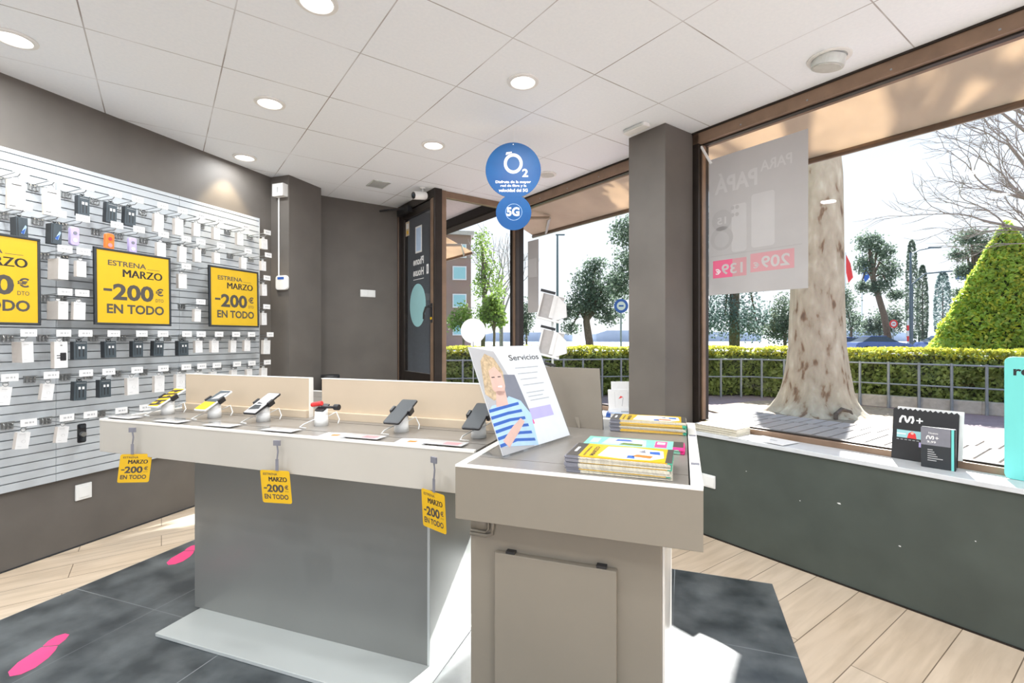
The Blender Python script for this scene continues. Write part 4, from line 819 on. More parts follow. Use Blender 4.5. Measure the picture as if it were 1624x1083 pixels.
# ------------------------------------------------------------------ things on the sills
stack(0, 0, SILL + .001, 12, .30, .17, .0040, 0, 'ppp', 'p', 'in the pale stack on the sill by the pillar', 'pale magazines on the sill', frame=RA - R(90), pos=PA(1.84, 3.10))
for k, (u, v, rz_, lb) in enumerate(((1.62, 3.085, .12, 'white leaflet fanned out on the sill beside the pale magazine stack'), (1.50, 3.10, -.12, 'white leaflet with a grey mark at the right end of the sill leaflets'))):
    o = B('paper'); o.box(-.12, .12, -.085, .085, 0, .003, 'paper'); o.rect(-.02, .03, -.01, .01, .0032, 'inkl'); o = o.build('leaflet', loc=PA(u, v, SILL + .001 + k * .0035), rotz=RA - R(90) + rz_); tag(o, lb, 'leaflet', 'leaflets on the sill')
# black easel board with zigzag top
UX = RA - R(90)       # local x runs towards the viewer's right along the window, local y outwards
th = thing('tv_promo_board', 'black counter card with zigzag top and white wavy mark on the window sill', 'display board', PA(.785, 3.20, SILL + .001), UX)
lean = R(8); Tb = basis((1, 0, 0), (0, math.sin(lean), math.cos(lean)), (0, -math.cos(lean), math.sin(lean)), (-.135, 0, 0)); w_, h_ = .27, .268
poly = [(0, 0), (w_, 0), (w_, h_ - .006)]
nz = 13
for k in range(nz): poly += [(w_ - (k + .45) * w_ / nz, h_ + .004), (w_ - (k + 1) * w_ / nz, h_ - .006)]
b = B('black'); b.prism(poly, -.003, 0, 'black', Tb); b.build('board_panel', parent=th)
b = B('paper'); b.prism([(0, 0), (w_, .0), (w_, h_), (0, h_)], -.006, -.003, 'paper', basis((1, 0, 0), (0, math.sin(lean), math.cos(lean)), (0, -math.cos(lean), math.sin(lean)), (-.12, .012, .01))); b.build('second_card', parent=th)
def m_mark(b, x, y, s, T, m='paper'):
    pts = [(0, 0), (.02, .5), (.16, .95), (.36, .9), (.44, .35), (.54, .1), (.64, .35), (.74, .9), (.94, .95), (1.0, .45), (.9, .02)]
    w2 = .085 * s
    for i in range(len(pts) - 1):
        a = Vector((x + pts[i][0] * s, y + pts[i][1] * s * .62)); c = Vector((x + pts[i + 1][0] * s, y + pts[i + 1][1] * s * .62)); d = (c - a).normalized(); n_ = Vector((-d.y, d.x)) * w2
        b.flat([tuple(a - d * w2 * .5 - n_), tuple(c + d * w2 * .5 - n_), tuple(c + d * w2 * .5 + n_), tuple(a - d * w2 * .5 + n_)], .0006 + i * 1e-5, m, T)
    px = x + 1.22 * s; b.rect(px, px + .5 * s, y + .24 * s, y + .36 * s, .0006, m, T); b.rect(px + .19 * s, px + .31 * s, y + .05 * s, y + .55 * s, .0007, m, T)
b = MB(); b.mk('paper'); m_mark(b, .032, .195, .056, Tb)
b.rect(.02, .125, .115, .155, .0006, 'tealv', Tb); b.flat([(.065, .115), (.105, .115), (.10, .14), (.085, .153), (.07, .14)], .0008, 'red', Tb); b.disc(.086, .142, .007, .0008, .0009, 'skin', Tb, 12)
b.rect(.02, .06, .132, .138, .0008, 'paper', Tb)
for k in range(6): b.rect(.02 + k * .017, .031 + k * .017, .104, .107, .0006, 'inkl', Tb)
b.rect(.115, .13, .075, .10, .0006, 'lilac', Tb); b.build('front_print', parent=th)
th = thing('tv_box', 'upright black box with teal spine in front of the zigzag board', 'box', PA(.705, 3.12, SILL + .001), UX + R(4))
b = B('navyd'); b.box(-.065, .065, -.014, .018, 0, .20); b.build('carton', parent=th, bevel=.002)
b = B('teal'); b.box(.050, .060, -.0148, -.0135, .0, .20, 'teal'); b.box(.0605, .0655, -.0148, -.0135, 0, .20, 'black'); b.build('spine_band', parent=th)
Tf = face_yn((-.065, -.0145, 0)); b = MB(); b.mk('paper'); b.rect(0, .112, .112, .198, .0002, 'greyd', Tf); m_mark(b, .022, .142, .027, Tf); b.text('Nuevo', .030, .066, .168, .178, .0008, 'paper', Tf, .01); b.text('9,99', .024, .058, .122, .134, .0008, 'paper', Tf, .02)
for k, l_ in enumerate((.02, .026, .032, .038, .058, .034)): b.rect(.026, .026 + l_, .088 - k * .0105, .092 - k * .0105, .0008, 'inkl', Tf)
b.build('front_print', parent=th)
th = thing('turquoise_board', 'tall turquoise board with rounded corners standing on the sill at the right picture edge', 'sign', PA(.479, 3.16, SILL + .001), UX)
b = B('teal'); b.rrect(0, .55, 0, .56, .025, -.006, .006, 'teal', face_yn()); b.build('board_panel', parent=th, bevel=.002)
b = MB(); b.mk('ink'); b.text('re', .03, .085, .475, .505, .0065, 'black', face_yn(), .03)
for k in range(5): b.disc(.088 + .002 * (k % 2), .385 - k * .043, .010, .006, .0066, 'pink', face_yn(), 16)
b.build('lettering', parent=th)
b = B('teal'); b.box(.1, .4, .0, .06, 0, .006); b.build('board_foot', parent=th)

# left window: leaflet rack, paper strip, box, leaflets
th = thing('leaflet_rack', 'white column rack with three tilted leaflet trays in the left window', 'rack', PA(3.70, 3.13, SILL + .001), 0)
b = B('steell'); b.box(.03, .05, .0, .03, 0, 1.06, 'steell'); b.lathe([(.09, 0), (.09, .012)], 'steell', n=24); b.build('rack_pole', parent=th)
for k in range(3):
    z = .10 + k * .36
    tr = B('white'); Tk = Matrix.Translation((-.03, 0, z)) @ Matrix.Rotation(R(14), 4, 'Y'); tr.box(-.10, .13, -.01, .01, 0, .26, 'grey', Tk); tr.box(-.10, .13, -.04, -.01, 0, .02, 'white', Tk); tr.box(-.10, -.085, -.03, -.01, 0, .26, 'white', Tk); tr.prism([(.06, 0), (.20, .08), (.16, .20), (.06, .26)], .01, .014, 'paper', Tk @ basis(X, Z, nY)); tr.box(.02, .06, -.02, -.012, .03, .26, 'paper', Tk); tr.box(-.12, .03, -.015, .015, .27, .295, 'black', Tk)
    tr.build('leaflet_tray', parent=th)
o = B('posterm'); o.box(3.255, 3.261, 4.02, 4.20, 1.62, 2.40); o.box(3.250, 3.256, 4.04, 4.18, 2.0, 2.2, 'posterl'); tag(o.build('window_strip_poster', rotz=RA), 'narrow grey paper strip hung on the left window next to the corner post', 'poster')
th = thing('display_carton', 'white display carton with two phone pictures on the left window sill beside the pillar', 'box', PA(2.70, 3.10, SILL + .001), 0)
Tk = basis((1, 0, 0), (0, .25, .97), (0, -.97, .25), (-.12, 0, 0))
b = B('paper'); b.box(0, .30, .0, .22, -.03, 0, 'paper', Tk); b.box(-.01, .31, -.0, .06, 0, .03, 'paper', Tk); b.box(.03, .30, .22, .29, -.03, -.02, 'paper', Tk); b.build('carton', parent=th, bevel=.002)
b = MB(); b.mk('red')
for k in range(2): b.rect(.05 + .11 * k, .052 + .11 * k, .07, .20, .0006, 'inkl', Tk); b.flat([(.08 + .12 * k, .14), (.12 + .12 * k, .155), (.10 + .12 * k, .165)], .0006, 'red', Tk); b.flat([(.105 + .12 * k, .08), (.11 + .12 * k, .08), (.122 + .12 * k, .15), (.117 + .12 * k, .15)], .0006, 'inkl', Tk)
b.rect(.09, .15, .025, .037, .0306, 'inkl', Tk); b.build('front_print', parent=th)
stack(0, 0, SILL + .001, 5, .26, .12, .006, 0, 'bb', 'b', 'in the blue stack before the white carton', 'blue brochures on the left sill', frame=-.3, pos=PA(2.68, 3.06))

# big poster on the window, seen from behind
th = thing('window_poster', 'large grey reverse side of a price poster hanging inside the big window', 'poster', PA(2.02, 3.235, 1.655), UX)
Tq = basis((1, 0, 0), (0, 0, 1), (0, -1, 0), (0, 0, 0)); pw, ph_ = .67, .985
b = B('postergrey'); b.box(0, pw, 0, ph_, -.0015, 0, 'postergrey', Tq); b.build('poster_sheet', parent=th)
Tm = Tq @ Matrix.Translation((pw, 0, 0)) @ Matrix.Diagonal((-1, 1, 1, 1)); b = MB(); b.mk('posterl'); q = .0005
def px(a): return pw * (1 - a)          # a = fraction from the left as seen
b.text('PARA', px(.86), px(.56), .80, .87, q, 'posterl', Tm, .02); b.text('PAPÁ', px(.53), px(.07), .72, .865, q, 'posterl', Tm, .03)
b.rrect(px(.70), px(.47), .30, .66, .02, 0, q, 'posterl', Tm); b.rrect(px(.42), px(.26), .29, .62, .02, 0, q * .8, 'posterl', Tm); b.disc(px(.15), .40, .085, 0, q, 'posterm', Tm); b.disc(px(.15), .53, .075, 0, q, 'posterm', Tm); b.disc(px(.15), .39, .055, q, q * 1.4, 'postergrey', Tm)
b.text('15', px(.20), px(.10), .50, .55, q * 1.6, 'posterl', Tm, .02)
for dx, dy in ((0, 0), (.05, 0), (0, .05), (.05, .05)): b.disc(px(.27 + dx), .55 + dy, .014, q * .8, q * 1.4, 'posterm', Tm, 14)
b.rect(px(.88), px(.46), .135, .26, q, 'posterpink', Tm); b.rect(px(.42), px(.05), .12, .245, q, 'posterpink', Tm); b.rect(px(.27), px(.05), .12, .245, q * 1.4, 'posterhot', Tm)
b.text('209', px(.84), px(.57), .155, .235, q * 2, 'posterl', Tm, .02); b.text('€', px(.55), px(.49), .16, .20, q * 2, 'posterl', Tm, .02)
b.text('139', px(.38), px(.15), .14, .215, q * 2, 'posterl', Tm, .02); b.text('€', px(.14), px(.08), .145, .185, q * 2, 'paper', Tm, .02)
b.rect(px(.95), px(.02), .275, .282, q, 'posterm', Tm); b.build('show_through_print', parent=th)
b = B('white'); b.box(.12, .45, .0, .0, 0, 0) if False else b.tube([(.02, -.001, ph_ - .03), (-.06, -.002, ph_ + .12)], .010, 'white', None, 6); b.build('hanging_tape', parent=th)

# hanging blue sign
th = thing('hanging_sign', 'blue hanging sign of two joined discs with white lettering', 'sign', (.009, 3.5, 1.35 + .78), 0)
Th = face_yn((0, 0, 0)); r1, r2 = .200, .128; c1, c2 = (.0, .427), (.003, .122)
b = B('blue'); b.disc(c1[0], c1[1], r1, 0, .004, 'blue', Th, 64); b.build('upper_disc', parent=th)
b = B('blue'); b.disc(c2[0], c2[1], r2, -.0005, .0035, 'blue', Th, 56); b.build('lower_disc', parent=th)
b = MB(); b.mk('paper'); b.ring(.0, .475, .050, .073, .004, .0048, 'paper', Th, 40, .93)
b.flat([(-.055, .535), (-.01, .552), (-.01, .56), (-.05, .556)], .0049, 'paper', Th)
b.text('2', .065, .107, .378, .437, .0046, 'paper', Th, .03)
b.text('Disfruta de la mayor', -.128, .128, .328, .352, .0046, 'paper', Th, .03); b.text('red de fibra y la', -.092, .095, .302, .324, .0046, 'paper', Th, .03); b.text('velocidad del 5G', -.105, .105, .270, .294, .0046, 'paper', Th, .03)
b2 = MB(); b2.mk('paper'); b2.text('5G', -.048, .045, .095, .160, .0042, 'paper', Th, .04); b2.ring(.004, .125, .058, .060, .0036, .004, 'lightblue', Th, 40); b2.build('lower_lettering', parent=th)
b.disc(0, .613, .004, .004, .0046, 'paper', Th, 10); b.build('upper_lettering', parent=th)
b = B('chrome'); b.tube([(0, 0, .61), (0, 0, CEIL - 1.35 - .78)], .0008, 'paper', None, 5); b.build('hanging_thread', parent=th)

# pink footprints on the floor
def footprint(tt, ss, ang, label):
    b = MB(); b.mk('pink'); sole = [(-.045, -.02), (-.052, .03), (-.045, .09), (-.02, .125), (.015, .13), (.042, .10), (.05, .04), (.036, -.03), (.03, -.055), (-.032, -.055)]
    heel = [(-.031, -.062), (.030, -.062), (.034, -.10), (.026, -.135), (0, -.15), (-.024, -.138), (-.033, -.10)]
    b.prism(sole, 0, .0008); b.prism(heel, 0, .0008); tag(b.build('floor_footprint', loc=PW(tt, ss, .0031), rotz=RW + ang), label, 'sticker', 'pink footprint stickers on the floor')
footprint(-2.575, 1.27, R(210), 'whole pink footprint sticker on the dark floor in the lower left corner')
footprint(-2.915, 2.15, R(205), 'pink footprint sticker on the dark floor beside the metal base of the phone table')

# ------------------------------------------------------------------ outside
g = B('paving'); g.prism([(-60, -12), (60, -12), (60, 12.2), (-60, 12.2)], -.3, -.03); tag(g.build('ground_paving'), 'pinkish brick pavement outside the shop windows', 'pavement', kind='structure')
g = B('grass'); g.prism([(-200, 12.2), (200, 12.2), (200, 30), (-200, 30)], -.3, -.03); tag(g.build('ground_lawn'), kind='structure')
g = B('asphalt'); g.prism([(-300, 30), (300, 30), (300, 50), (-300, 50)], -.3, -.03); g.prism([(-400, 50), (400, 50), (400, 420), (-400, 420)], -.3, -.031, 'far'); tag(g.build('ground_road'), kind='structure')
# weathered board platform outside the big window
th = thing('wooden_platform', 'low platform of whitewashed wooden boards right outside the big window', 'platform', PA(.6, 3.95, 0), UX)
b = B('deck')
def board(x0, x1, y0, y1): b.box(x0, x1, y0, y1, .672, .695, 'deck')
x = -1.75
while x < 2.9:
    board(x, x + .086, -.47, .02); board(x + .03, x + .116, .030, .30)
    if x > .7: board(x - .02, x + .066, .31, .62)
    x += .10
b.build('boards', parent=th)
b = B('wood')
for y in (-.46, .0, .27, .58): b.box(-1.75 if y < .4 else .7, 2.9, y - .03, y + .05, .59, .67, 'wood')
for x in (-1.6, -.6, .4, 1.0, 1.9, 2.7):
    b.box(x, x + .1, -.45, .25, .44, .59, 'wood'); b.box(x, x + .09, -.4, -.31, -.03, .5, 'wood'); b.box(x, x + .09, .1, .19, -.03, .5, 'wood')
b.build('support_frame', parent=th)
# awnings
def awning(u0, u1, label):
    th = thing('canvas_awning', label, 'awning', PA((u0 + u1) / 2, 3.42, 0), RA, 'cream awnings over the shop windows'); hw = (u1 - u0) / 2
    b = B('awning'); n = 24
    vs = [(0, -hw, 2.99), (.68, -hw, 2.735), (.68, hw, 2.735), (0, hw, 2.99)]
    vs2 = [(a, c, z + .003) for a, c, z in vs]; b.add(vs + vs2, [(0, 1, 2, 3), (7, 6, 5, 4), (0, 4, 5, 1), (1, 5, 6, 2), (2, 6, 7, 3), (3, 7, 4, 0)], 'awning'); b.build('canvas', parent=th)
    b = B('steell'); b.tube([(.69, -hw - .02, 2.725), (.69, hw + .02, 2.725)], .022, 'steell', None, 12); b.box(.66, .675, -hw, hw, 2.70, 2.74, 'frame'); b.build('front_bar', parent=th, smooth=True)
    b = B('board'); 
    k = -hw + .35
    for a in (hw - .25, -hw + 3.9 if hw > 3 else -hw + .3): 
        b.tube([(.0, a, 2.82), (.40, a - .42, 2.80)], .022, 'board', None, 8); b.tube([(.40, a - .42, 2.80), (.68, a - .02, 2.715)], .016, 'steell', None, 8)
    b.build('folding_arm', parent=th)
    b = B('frame'); b.box(-.04, .06, -hw, hw, 2.97, 3.09, 'frame'); b.build('cassette', parent=th)
awning(-4.0, 5.17, 'long cream canvas awning over the big window and the left window')
awning(6.75, 9.6, 'short cream canvas awning of the neighbouring shop seen through the glazed return')

# plane tree trunk
th = thing('plane_tree', 'thick pale mottled plane tree trunk in front of the big window', 'tree', (5.51, 8.75, -.03), 0)
b = B('plane'); n = 48; prof = [(.0, .84), (.06, .74), (.13, .67), (.27, .60), (.42, .56), (.62, .53), (.9, .485), (1.2, .45), (2.2, .42), (3.2, .395), (4.3, .38), (4.8, .30), (5.2, .22), (6.6, .2)]
vs = []; fs = []
for k, (z, r) in enumerate(prof):
    for i in range(n):
        a = 2 * math.pi * i / n; fl_ = max(0, .7 - z) / .7
        rr = r * (1 + .02 * math.sin(3 * a + z) + .018 * math.sin(7 * a - z * 2) + fl_ * (.07 * math.sin(5 * a + .6) + .05 * math.sin(9 * a + 2)))
        vs.append((rr * math.cos(a) + .11 * min(1, max(0, z - 4.2)), rr * math.sin(a), z))
for k in range(len(prof) - 1):
    for i in range(n): j = (i + 1) % n; fs.append((k * n + i, k * n + j, (k + 1) * n + j, (k + 1) * n + i))
b.add(vs, fs, 'plane'); b.build('trunk', parent=th, smooth=True)
b = B('bark'); b.tube([(.15, -.70, .04), (.12, -.68, .14), (.0, -.66, .18), (-.12, -.69, .10), (-.18, -.78, .0)], .035, 'bark', None, 8); b.build('surface_root', parent=th, smooth=True)
rs = np.random.default_rng(5)
def limb(b, p, d, ln, r, depth, spread=.5, minr=.006, m='twig', kids=3, up=0.05):
    pts = [p]; q = p.copy(); dd = d.copy(); nseg = 4
    for i in range(nseg):
        dd = (dd + Vector(rs.normal(0, .13, 3)) + Vector((0, 0, up))).normalized(); q = q + dd * ln / nseg; pts.append(q)
    b.tube(pts, [r * (1 - .14 * i) for i in range(nseg + 1)], m, None, 5 if depth < 3 else 8)
    if depth <= 0: return
    for k in range(kids):
        f_ = .35 + .65 * (k + 1) / kids; i = min(int(f_ * nseg), nseg); 
        nd = (dd + Vector(rs.normal(0, spread, 3))).normalized()
        limb(b, pts[i], nd, ln * rs.uniform(.55, .8), max(minr, r * .58), depth - 1, spread, minr, m, kids, up)
b = B('twig')
for a in (0, 1.3, 2.5, 3.8, 5.0): limb(b, Vector((.1, 0, 5.6 )), Vector((math.cos(a), math.sin(a), 1.0)).normalized(), 2.2, .13, 2, .45, .012, 'twig', 3)
b.tube([(.1, 0, 6.2), (-1.6, .1, 6.3), (-3.4, .2, 6.3), (-5.4, .1, 6.4)], [.24, .18, .13, .07], 'twig', None, 10)  # unseen left limb, added to carry the sun-blocking leaves
b.build('bare_branches', parent=th)
ADDED_CROWN = th
g = B('dirt'); pts = [(5.46 + 1.75 * math.cos(a) * (1 + .1 * math.sin(3 * a)), 8.75 + 1.5 * math.sin(a) * (1 + .1 * math.cos(4 * a))) for a in np.linspace(0, 2 * math.pi, 28, endpoint=False)]
g.prism(pts, -.06, -.005, 'dirt'); tag(g.build('soil_patch'), 'patch of dry bare soil around the foot of the plane tree', 'soil')

# leaves
def leaves(pts, size, name, material, parent, jitter=.5, aspect=.6):
    n = len(pts); a = rng.normal(size=(n, 3)); a /= np.linalg.norm(a, axis=1)[:, None]; c = rng.normal(size=(n, 3)); bq = np.cross(a, c); bq /= np.linalg.norm(bq, axis=1)[:, None]
    sz = size * (1 + jitter * (rng.random(n) - .5))[:, None]; a = a * sz * .5; bq = bq * sz * .5 * aspect
    v = np.stack([pts - a, pts - bq, pts + a, pts + bq], 1).reshape(-1, 3)
    me = bpy.data.meshes.new(name); me.vertices.add(4 * n); me.vertices.foreach_set('co', v.ravel()); me.loops.add(4 * n); me.loops.foreach_set('vertex_index', np.arange(4 * n))
    me.polygons.add(n); me.polygons.foreach_set('loop_start', np.arange(0, 4 * n, 4)); me.polygons.foreach_set('loop_total', np.full(n, 4)); me.update(); me.validate()
    me.materials.append(M[material]); o = bpy.data.objects.new(name, me); COL.objects.link(o)
    if parent: o.parent = parent
    return o
def ball(c, r, n, hollow=.55):
    d = rng.normal(size=(n, 3)); d /= np.linalg.norm(d, axis=1)[:, None]; q = hollow + (1 - hollow) * rng.random(n) ** .6
    return np.array(c) + d * q[:, None] * np.array(r)

q = np.concatenate([ball((-3.6, .0, 6.1), (1.5, 1.4, 1.7), 11000, .05), ball((-5.4, .1, 6.0), (1.8, 1.4, 1.7), 11000, .05), ball((-2.6, .4, 6.8), (1.0, 1.2, .9), 2500, .1)])  # unseen one-sided crown, added to keep sun off the left floor
leaves(q[q[:, 2] > 4.45], .20, 'foliage', 'leafg', ADDED_CROWN)

# fence (painted round-bar railing) and hedge follow the same bend
FP = [Vector((-9, 9.4)), Vector((-2.0, 10.6)), Vector((2.6, 11.3)), Vector((5.6, 11.2)), Vector((8.35, 8.6)), Vector((11.5, 5.2))]
def along(off):          # offset polyline, positive = beyond
    out = []
    for i, p in enumerate(FP):
        d = (FP[min(i + 1, len(FP) - 1)] - FP[max(i - 1, 0)]).normalized(); out.append(p + Vector((-d.y, d.x)) * off)
    return out
th = thing('metal_railing', 'low grey metal railing running along the hedge', 'fence', (0, 0, -.03), 0)
def pt_at(P_, dist):
    for i in range(len(P_) - 1):
        l_ = (P_[i + 1] - P_[i]).length
        if dist <= l_: return P_[i] + (P_[i + 1] - P_[i]) * dist / l_
        dist -= l_
    return None
b = B('galv'); b.tube([(p.x, p.y, .87) for p in FP], .018, 'galv'); b.tube([(p.x, p.y, .47) for p in FP], .016, 'galv'); b.build('rails', parent=th)
dist = .2
while True:
    p = pt_at(FP, dist)
    if p is None: break
    if -3.2 < p.x < 11: b = B('galv'); b.tube([(p.x, p.y, 0), (p.x, p.y, .90)], .024, 'galv'); b.build('post', parent=th)
    dist += .46
th = thing('clipped_hedge', 'long clipped hedge with yellow-green top behind the grey railing', 'hedge', (0, 0, 0), 0)
IN, OUT = along(.22), along(1.35); HT = 1.10
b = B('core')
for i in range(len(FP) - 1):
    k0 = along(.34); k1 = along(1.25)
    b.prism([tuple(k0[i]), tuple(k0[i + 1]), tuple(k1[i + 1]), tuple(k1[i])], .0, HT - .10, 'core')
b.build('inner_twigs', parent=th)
fr, tp = [], []
for i in range(len(FP) - 1):
    a, c = np.array(IN[i]), np.array(IN[i + 1]); L_ = np.linalg.norm(c - a); n = int(L_ * 2100); q = rng.random(n); z = rng.random(n) * HT
    base = a + (c - a) * q[:, None]; d = (c - a) / L_; nn = np.array([-d[1], d[0]]); off = rng.random(n) * .14 + .03 * np.sin(base[:, 0] * 5) + .03 * np.sin(z * 9 + base[:, 1] * 4)
    fr.append(np.column_stack([base + nn * off[:, None], z]))
    n = int(L_ * 1300); q = rng.random(n); o_ = rng.random(n) * 1.15; base = a + (c - a) * q[:, None] + nn * o_[:, None]
    tp.append(np.column_stack([base, HT - .03 + .05 * rng.random(n) + .02 * np.sin(base[:, 0] * 4)]))
fr = np.concatenate(fr); tp = np.concatenate(tp)
sel = (fr[:, 2] > HT * .84) & (rng.random(len(fr)) < .75)
leaves(fr[~sel], .088, 'leaves', 'leafh', th); leaves(np.concatenate([fr[sel], tp]), .07, 'new_growth', 'leafy', th)
kb = B('kerb'); k0 = along(.04); k1 = along(.20)
k0[3] = k0[3].lerp(k0[4], .42); k1[3] = k1[3].lerp(k1[4], .42)
for i in range(3, len(FP) - 1): kb.prism([tuple(k0[i]), tuple(k0[i + 1]), tuple(k1[i + 1]), tuple(k1[i])], -.03, .20, 'kerb')
tag(kb.build('concrete_kerb', bevel=.01), 'low pale concrete kerb at the foot of the hedge on the right', 'kerb')

def at(x, y, d): return Vector(((x - 812) / 768 * d, d, H + (535 - y) / 768 * d))
def tree(name, label, d, trunk, crowns, material, n, leaf, bark='bark', tr=.12, limbs=True, cat='tree', grp=None):
    """trunk: list of (px,py); crowns: list of (px,py,rx,ry) in bearings at distance d, turned into metres"""
    k = d / 768; th = thing(name, label, cat, at(trunk[0][0], trunk[0][1], d) * 1 if False else Vector((at(trunk[0][0], 0, d).x, d, -.03)), 0, grp); o0 = th.location
    pts = [Vector((0, 0, 0))] + [at(x, y, d) - o0 for x, y in trunk[1:]]
    b = B(bark); b.tube(pts, [tr * (1 - .55 * i / len(pts)) for i in range(len(pts))], bark, None, 9)
    if limbs:
        for (x, y, rx, ry) in crowns: b.tube([pts[-1] if len(pts) < 3 else pts[-2], (pts[-1] + (at(x, y, d) - o0)) / 2, at(x, y, d) - o0], [tr * .45, tr * .3, tr * .12], bark, None, 6)
    b.build('trunk', parent=th, smooth=True)
    tot = sum(rx * ry for _, _, rx, ry in crowns); P_ = []
    for (x, y, rx, ry) in crowns:
        c = at(x, y, d) - o0; m_ = int(n * rx * ry / tot); dep = .8 * (rx + ry) / 2
        P_.append(ball((c.x, c.y + rng.uniform(-.3, .3) * dep * k, c.z), (rx * k, dep * k, ry * k), m_, .15) + rng.normal(0, .17, (m_, 3)) * np.array([rx * k, dep * k, ry * k]))
    leaves(np.concatenate(P_), leaf, 'foliage', material, th)
    return th
tree('umbrella_pine', 'round-crowned pine with two leaning trunks seen through the left window', 34, [(938, 560), (930, 510), (935, 470)], [(925, 480, 30, 22), (900, 495, 20, 15), (955, 470, 28, 24), (935, 445, 28, 24), (965, 500, 24, 16), (945, 420, 20, 12), (905, 520, 15, 10), (975, 445, 15, 18)], 'leafd', 6500, .20, tr=.30)
tree('tall_pine', 'dark pine crown entering beside the pillar in the left window', 26, [(1040, 560), (1035, 480), (1020, 420)], [(990, 370, 24, 26), (1005, 420, 34, 30), (985, 455, 22, 22), (1030, 470, 28, 30)], 'leafd', 5000, .16, tr=.25)
tree('blue_cedar', 'broad blue-green conifer behind the hedge left of the plane trunk', 27, [(1165, 560), (1165, 420), (1165, 330)], [(1150, 500, 62, 36), (1200, 512, 46, 28), (1118, 420, 22, 80), (1165, 430, 45, 45), (1165, 370, 30, 30), (1105, 510, 30, 30), (1130, 350, 14, 26)], 'leafb', 9000, .17, tr=.3)
tree('garden_shrub_tree', 'dense dark green tree directly left of the plane trunk', 24, [(1245, 560), (1245, 520)], [(1245, 500, 18, 36), (1232, 525, 20, 22), (1255, 520, 16, 26)], 'leafc', 2500, .14, tr=.1)
tree('leaning_pine', 'tall airy pine with a leaning trunk behind the blue car', 48, [(1412, 560), (1402, 500), (1384, 440), (1380, 400)], [(1378, 385, 22, 16), (1400, 400, 18, 14), (1368, 420, 14, 16), (1410, 430, 20, 20), (1388, 455, 24, 12), (1365, 455, 10, 10), (1418, 468, 14, 10)], 'leafd', 5200, .24, tr=.32)
tree('round_bush_tree', 'low dark green tree behind the car beside the leaning pine', 52, [(1395, 560), (1395, 520)], [(1398, 515, 24, 24), (1420, 505, 16, 22), (1375, 520, 16, 16)], 'leafc', 2600, .26, tr=.15)
tree('left_bush_tree', 'airy dark green tree between the plane trunk and the flagpoles', 50, [(1350, 560), (1350, 520)], [(1345, 490, 14, 28), (1355, 515, 15, 20), (1338, 470, 8, 20)], 'leafd', 1500, .24, tr=.15)
def cypress(x, ytop, wpx, d, label, m='leafc'):
    th = thing('cypress', label, 'tree', Vector((at(x, 0, d).x, d, -.03)), 0, 'slim cypresses across the road'); k = d / 768; hh = H + (535 - ytop) * k
    b = B('bark'); b.tube([(0, 0, 0), (0, 0, hh * .8)], [.15, .04], 'bark'); b.build('trunk', parent=th)
    n = 2600; z = rng.random(n); r = (wpx / 2 * k) * np.clip(np.sin(np.clip(z * .93 + .07, 0, 1) * math.pi) ** .38, .12, 1) * (.75 + .25 * rng.random(n)); a = rng.random(n) * 6.283
    leaves(np.column_stack([r * np.cos(a), r * np.sin(a), .4 + z * (hh - .4)]), .26, 'foliage', m, th)
cypress(1446, 380, 17, 58, 'tallest slim cypress behind the street lamp'); cypress(1463, 420, 15, 60, 'dark slim cypress directly right of the street lamp'); cypress(1495, 430, 23, 62, 'wider greyish cypress nearest the clipped cone tree', 'leafb')
tree('background_pine', 'pine crown rising behind the clipped cone tree', 40, [(1545, 560), (1545, 480), (1548, 400)], [(1535, 378, 28, 13), (1560, 395, 24, 16), (1520, 405, 16, 10), (1530, 430, 18, 14), (1525, 465, 18, 9)], 'leafd', 4000, .2, tr=.25)
tree('right_pine', 'pine crown at the right picture edge behind the clipped cone tree', 40, [(1640, 560), (1640, 480), (1635, 400)], [(1620, 378, 18, 14), (1632, 400, 20, 22)], 'leafd', 1600, .2, tr=.25)
# clipped cone
d = 15.5; k = d / 768; th = thing('cone_topiary', 'large bright green clipped cone tree behind the hedge at right', 'tree', Vector((at(1596, 0, d).x, d, -.03)), 0); hh = H + (535 - 348) * k
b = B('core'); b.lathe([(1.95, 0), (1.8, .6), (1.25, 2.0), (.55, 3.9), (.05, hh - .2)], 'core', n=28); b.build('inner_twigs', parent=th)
n = 25000; z = 1 - np.sqrt(rng.random(n)); zz = z * hh; rr = (2.25 * (1 - z) ** .95 + .04) * (1 + .05 * np.sin(z * 40) * rng.random(n)); a = rng.random(n) * 6.283; rr = rr * (.93 + .09 * rng.random(n))
P_ = np.column_stack([rr * np.cos(a), rr * np.sin(a), zz]); sel = rng.random(n) < .3
leaves(P_[~sel], .15, 'leaves', 'leafk', th); leaves(P_[sel] * np.array([1.02, 1.02, 1]), .13, 'new_growth', 'leafy', th)
# trees seen through the glazed return
tree('young_green_tree', 'small bright green tree left of the corner post', 15, [(782, 575), (784, 530), (782, 500)], [(782, 490, 18, 20), (770, 500, 12, 12), (792, 505, 12, 14), (778, 478, 12, 10)], 'leafg', 1500, .12, tr=.05)
tree('light_green_tree', 'tall airy tree with pale new leaves through the glazed return', 24, [(765, 575), (768, 480), (766, 400)], [(765, 390, 16, 30), (775, 430, 20, 26), (762, 455, 14, 24), (790, 460, 14, 20), (772, 500, 24, 22)], 'leafg', 2200, .13, tr=.12)
tree('porch_shrub', 'yellow-green shrub in front of the brick building', 22, [(735, 575), (735, 520)], [(735, 500, 14, 20), (722, 510, 14, 16), (745, 520, 12, 18)], 'leafg', 1500, .12, tr=.06)
th = thing('bare_street_tree', 'leafless grey tree with fine twigs left of the corner post', 'tree', Vector((at(795, 0, 30).x, 30, -.03)), 0)
b = B('twig'); b.tube([(0, 0, 0), (0, 0, 3)], [.14, .1], 'twig'); rs = np.random.default_rng(11)
